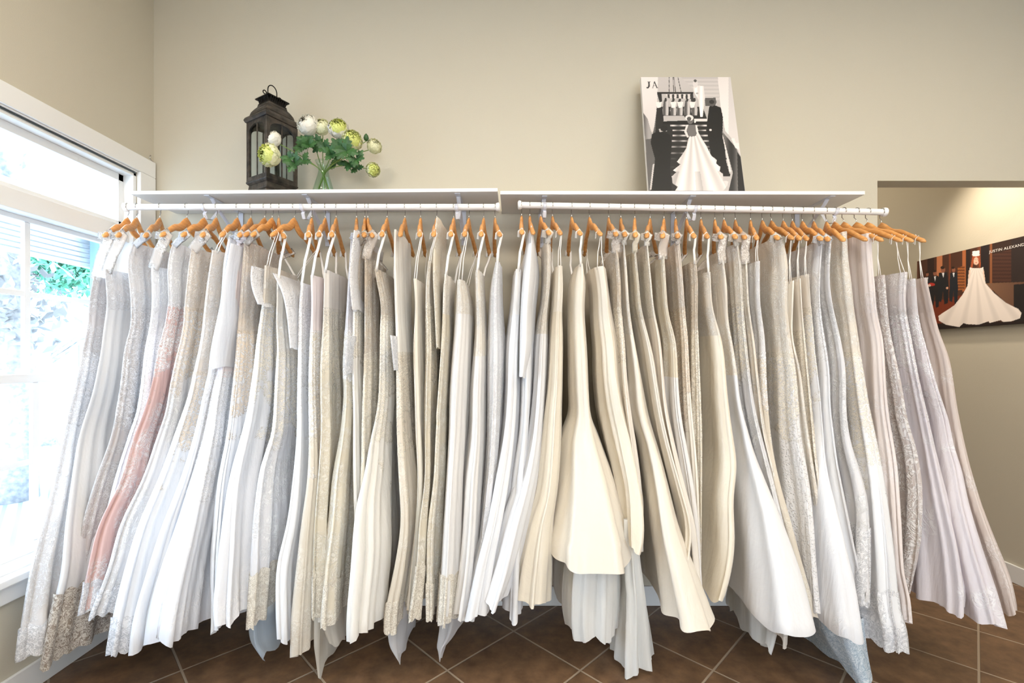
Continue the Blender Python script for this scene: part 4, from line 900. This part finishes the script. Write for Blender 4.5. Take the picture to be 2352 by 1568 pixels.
#EOFPART3
# ---------------------------------------------------------------- OUTSIDE
M_snow=simple('pale_ground','D0D4D8',.9,noise=.2,nscale=1.5)
MB().box(-60,XL-.3,-25,60,-.22,-.15).build('ground',M_snow)['kind']='structure'
def deck_mat():
    m,nt,b=newmat('deck_picket_shadows'); L=nt.links  # dark diagonal stripes are picket shadows painted onto the deck
    tc=N(nt,'ShaderNodeTexCoord'); sx=N(nt,'ShaderNodeSeparateXYZ'); L.new(tc.outputs['Object'],sx.inputs[0])
    ad=N(nt,'ShaderNodeMath',operation='ADD'); L.new(sx.outputs[0],ad.inputs[0]); L.new(sx.outputs[1],ad.inputs[1])
    ml=N(nt,'ShaderNodeMath',operation='MULTIPLY'); ml.inputs[1].default_value=7.; L.new(ad.outputs[0],ml.inputs[0])
    fr=N(nt,'ShaderNodeMath',operation='FRACT'); L.new(ml.outputs[0],fr.inputs[0])
    mr=N(nt,'ShaderNodeMapRange'); mr.inputs[1].default_value=.62; mr.inputs[2].default_value=.72; L.new(fr.outputs[0],mr.inputs[0])
    mx=N(nt,'ShaderNodeMix',data_type='RGBA'); mx.inputs[6].default_value=lin('B8BDC2'); mx.inputs[7].default_value=lin('7C8894'); L.new(mr.outputs[0],mx.inputs[0]); L.new(mx.outputs[2],b.inputs['Base Color']); b.inputs['Roughness'].default_value=.8
    return m
dk=MB().box(-8.2,XL-.2,1.0,9.0,-.15,-.08).build('porch_deck',deck_mat()); dk['kind']='structure'
M_bark=simple('pale_bark','C0BDBA',.9,col2='94969A',nscale=22,bump=1,bscale=30)
M_fol=simple('teal_foliage','5FAE8E',.7,col2='8FD0B6',nscale=3)
M_fol2=simple('bare_twigs','B0AEAC',.8)
def tree(name,x,y,h,r0,label,crown,fm,seed,nleaf,branches=5,cr=(1.3,1.3,.9)):
    rnd=random.Random(seed); r=empty(name,(x,y,-.15)); tag(r,label,'tree'); lc=r.location
    m=MB(); pts=[(x+.06*math.sin(k),y,-.15+h*k/8) for k in range(9)]
    m.sweep(pts,[r0*(1.35 if k==0 else 1)*(1-.06*k) for k in range(9)],14)
    for k in range(branches):
        a=rnd.uniform(0,2*PI); z=h*rnd.uniform(.35,.9); L_=rnd.uniform(.8,1.6)
        m.sweep([(x,y,z),(x+math.cos(a)*L_*.4,y+math.sin(a)*L_*.4,z+L_*.35),(x+math.cos(a)*L_,y+math.sin(a)*L_,z+L_*.55)],[r0*.4,r0*.28,r0*.1],8)
    m.build('trunk',M_bark,r,lc,smooth=True)
    v=[];f=[]
    for k in range(nleaf):
        # clumped leaves
        c=crown; u=rnd.random()**.4; th=rnd.uniform(0,2*PI); ph=math.acos(rnd.uniform(-1,1))
        k1=math.sin(th*3+ph*4)*.25+.85
        p=Vector((c[0]+cr[0]*u*k1*math.sin(ph)*math.cos(th),c[1]+cr[1]*u*k1*math.sin(ph)*math.sin(th),c[2]+cr[2]*u*k1*math.cos(ph)))
        s=rnd.uniform(.04,.09); a=Vector((rnd.uniform(-1,1),rnd.uniform(-1,1),rnd.uniform(-1,1))).normalized(); b=a.cross(Vector((rnd.random(),rnd.random(),1))).normalized()
        n=len(v); v+=[tuple(p-a*s),tuple(p+b*s*.45),tuple(p+a*s),tuple(p-b*s*.45)]; f.append((n,n+1,n+2,n+3))
    mk('foliage',v,f,fm,r,lc)
# near trunk at left edge of the window, leafy tree behind
D=4.6; tree('tree_trunk',PX(28,D),D,5.0,.15,'pale mottled tree trunk close outside the window',(PX(20,D),D,1.9),M_fol2,3,500,cr=(.5,.6,.7))
D=7.5; tree('leafy_tree',PX(110,D),D,3.2,.09,'leafy teal green tree farther outside the window',(PX(165,D),D,PZ(605,D)),M_fol,4,5200,cr=(1.0,1.2,.62))
# porch column, neighbouring sided building and railing
M_sid=simple('pale_siding','DADFE3',.8); M_blue=simple('blue_grey_paint','8FB4CC',.7)
r=empty('neighbour_building',(-9.5,14,-.15)); tag(r,'pale sided house across the street behind the trees','building'); lc=r.location
m=MB().box(-22,-9,17,25,-.15,2.3); m.build('wall',M_sid,r,lc)
MB().add([(-22.5,16.5,2.3),(-8.5,16.5,2.3),(-8.5,25.5,2.3),(-22.5,25.5,2.3),(-20,21,4.2),(-11,21,4.2)],[(0,1,5,4),(1,2,5),(2,3,4,5),(3,0,4),(3,2,1,0)]).build('roof',simple('pale_roof','C9CED2',.8),r,lc)
for k in range(4): MB().box(-20+k*2.8,-18.8+k*2.8,16.96,17,.8,1.9).build('window_pane',M_blue,r,lc)
r=empty('porch',(-3.1,3.1,-.08)); tag(r,'covered porch with pale blue column beyond the glass','porch'); lc=r.location
m=MB()
m.box(-4.62,-4.1,0.2,7.0,2.72,2.80)
m.build('porch_ceiling',M_sid,r,lc)
MB().box(-4.50,-4.30,4.90,5.10,-.08,2.72).box(-4.54,-4.26,4.86,5.14,-.08,.1).build('column',M_blue,r,lc)
m=MB()
for k in range(9): m.box(-4.62,-4.55,.2,7.,2.30+k*.05,2.335+k*.05)
m.build('fascia_siding',M_sid,r,lc)
r=empty('porch_railing',(-6.2,5,-.08)); tag(r,'low pale railing along the edge of the porch deck','railing'); lc=r.location
m=MB().box(-8.1,-3.0,8.9,8.96,.86,.93); m.build('top_rail',M_blue,r,lc)
m=MB().box(-8.1,-3.0,8.9,8.95,.55,.60); m.build('bottom_rail',M_sid,r,lc)
for k in range(3): MB().box(-8.1+k*2.5,-8.0+k*2.5,8.88,8.98,-.08,.97).build('post',M_sid,r,lc)
# ---------------------------------------------------------------- LIGHT
wd_=bpy.data.worlds.new('sky'); scn.world=wd_; wd_.use_nodes=True; nt=wd_.node_tree; bg=nt.nodes['Background']
tc=N(nt,'ShaderNodeTexCoord'); sx=N(nt,'ShaderNodeSeparateXYZ'); nt.links.new(tc.outputs['Generated'],sx.inputs[0])
rp=N(nt,'ShaderNodeValToRGB'); rp.color_ramp.elements[0].position=.48; rp.color_ramp.elements[0].color=(.86,.93,1,1); rp.color_ramp.elements[1].position=.8; rp.color_ramp.elements[1].color=(.60,.78,1,1)
mr=N(nt,'ShaderNodeMapRange'); mr.inputs[1].default_value=-1; nt.links.new(sx.outputs[2],mr.inputs[0]); nt.links.new(mr.outputs[0],rp.inputs[0]); nt.links.new(rp.outputs[0],bg.inputs[0])
WORLD=7.4
bg.inputs[1].default_value=WORLD
def area(name,loc,rot,size,power,col,sy=None):
    l=bpy.data.lights.new(name,'AREA'); l.energy=power; l.color=col; l.size=size
    if sy: l.shape='RECTANGLE'; l.size_y=sy
    o=bpy.data.objects.new(name,l); COL.objects.link(o); o.location=loc; o.rotation_euler=rot; return o
WARM=(1,.86,.68)
# ceiling panel lamps of the shop, out of frame
LP=[(-1.0,.6),(.6,.6),(2.1,.6),(-.4,-1.4),(1.6,-1.4)]
for k,(x,y) in enumerate(LP):
    area('ceiling_lamp',(x,y,CH-.03),(0,0,0),.5,22,(1,.90,.76),.5)
sp=bpy.data.lights.new('passage_spot','SPOT'); sp.energy=62; sp.color=WARM; sp.spot_size=math.radians(84); sp.spot_blend=1.; sp.shadow_soft_size=.04
so=bpy.data.objects.new('passage_spot',sp); COL.objects.link(so); so.location=(2.58,2.80,2.85); so.rotation_euler=(0,math.radians(-16),0)
area('passage_fill',(1.9,4.0,CH-.03),(0,0,0),.5,15,WARM,.5)  # unseen fill light added to brighten the passage
vs=scn.view_settings; scn.display_settings.display_device='sRGB'; vs.view_transform='Standard'; vs.look='None'; vs.gamma=1; vs.exposure=.24; vs.use_curve_mapping=False
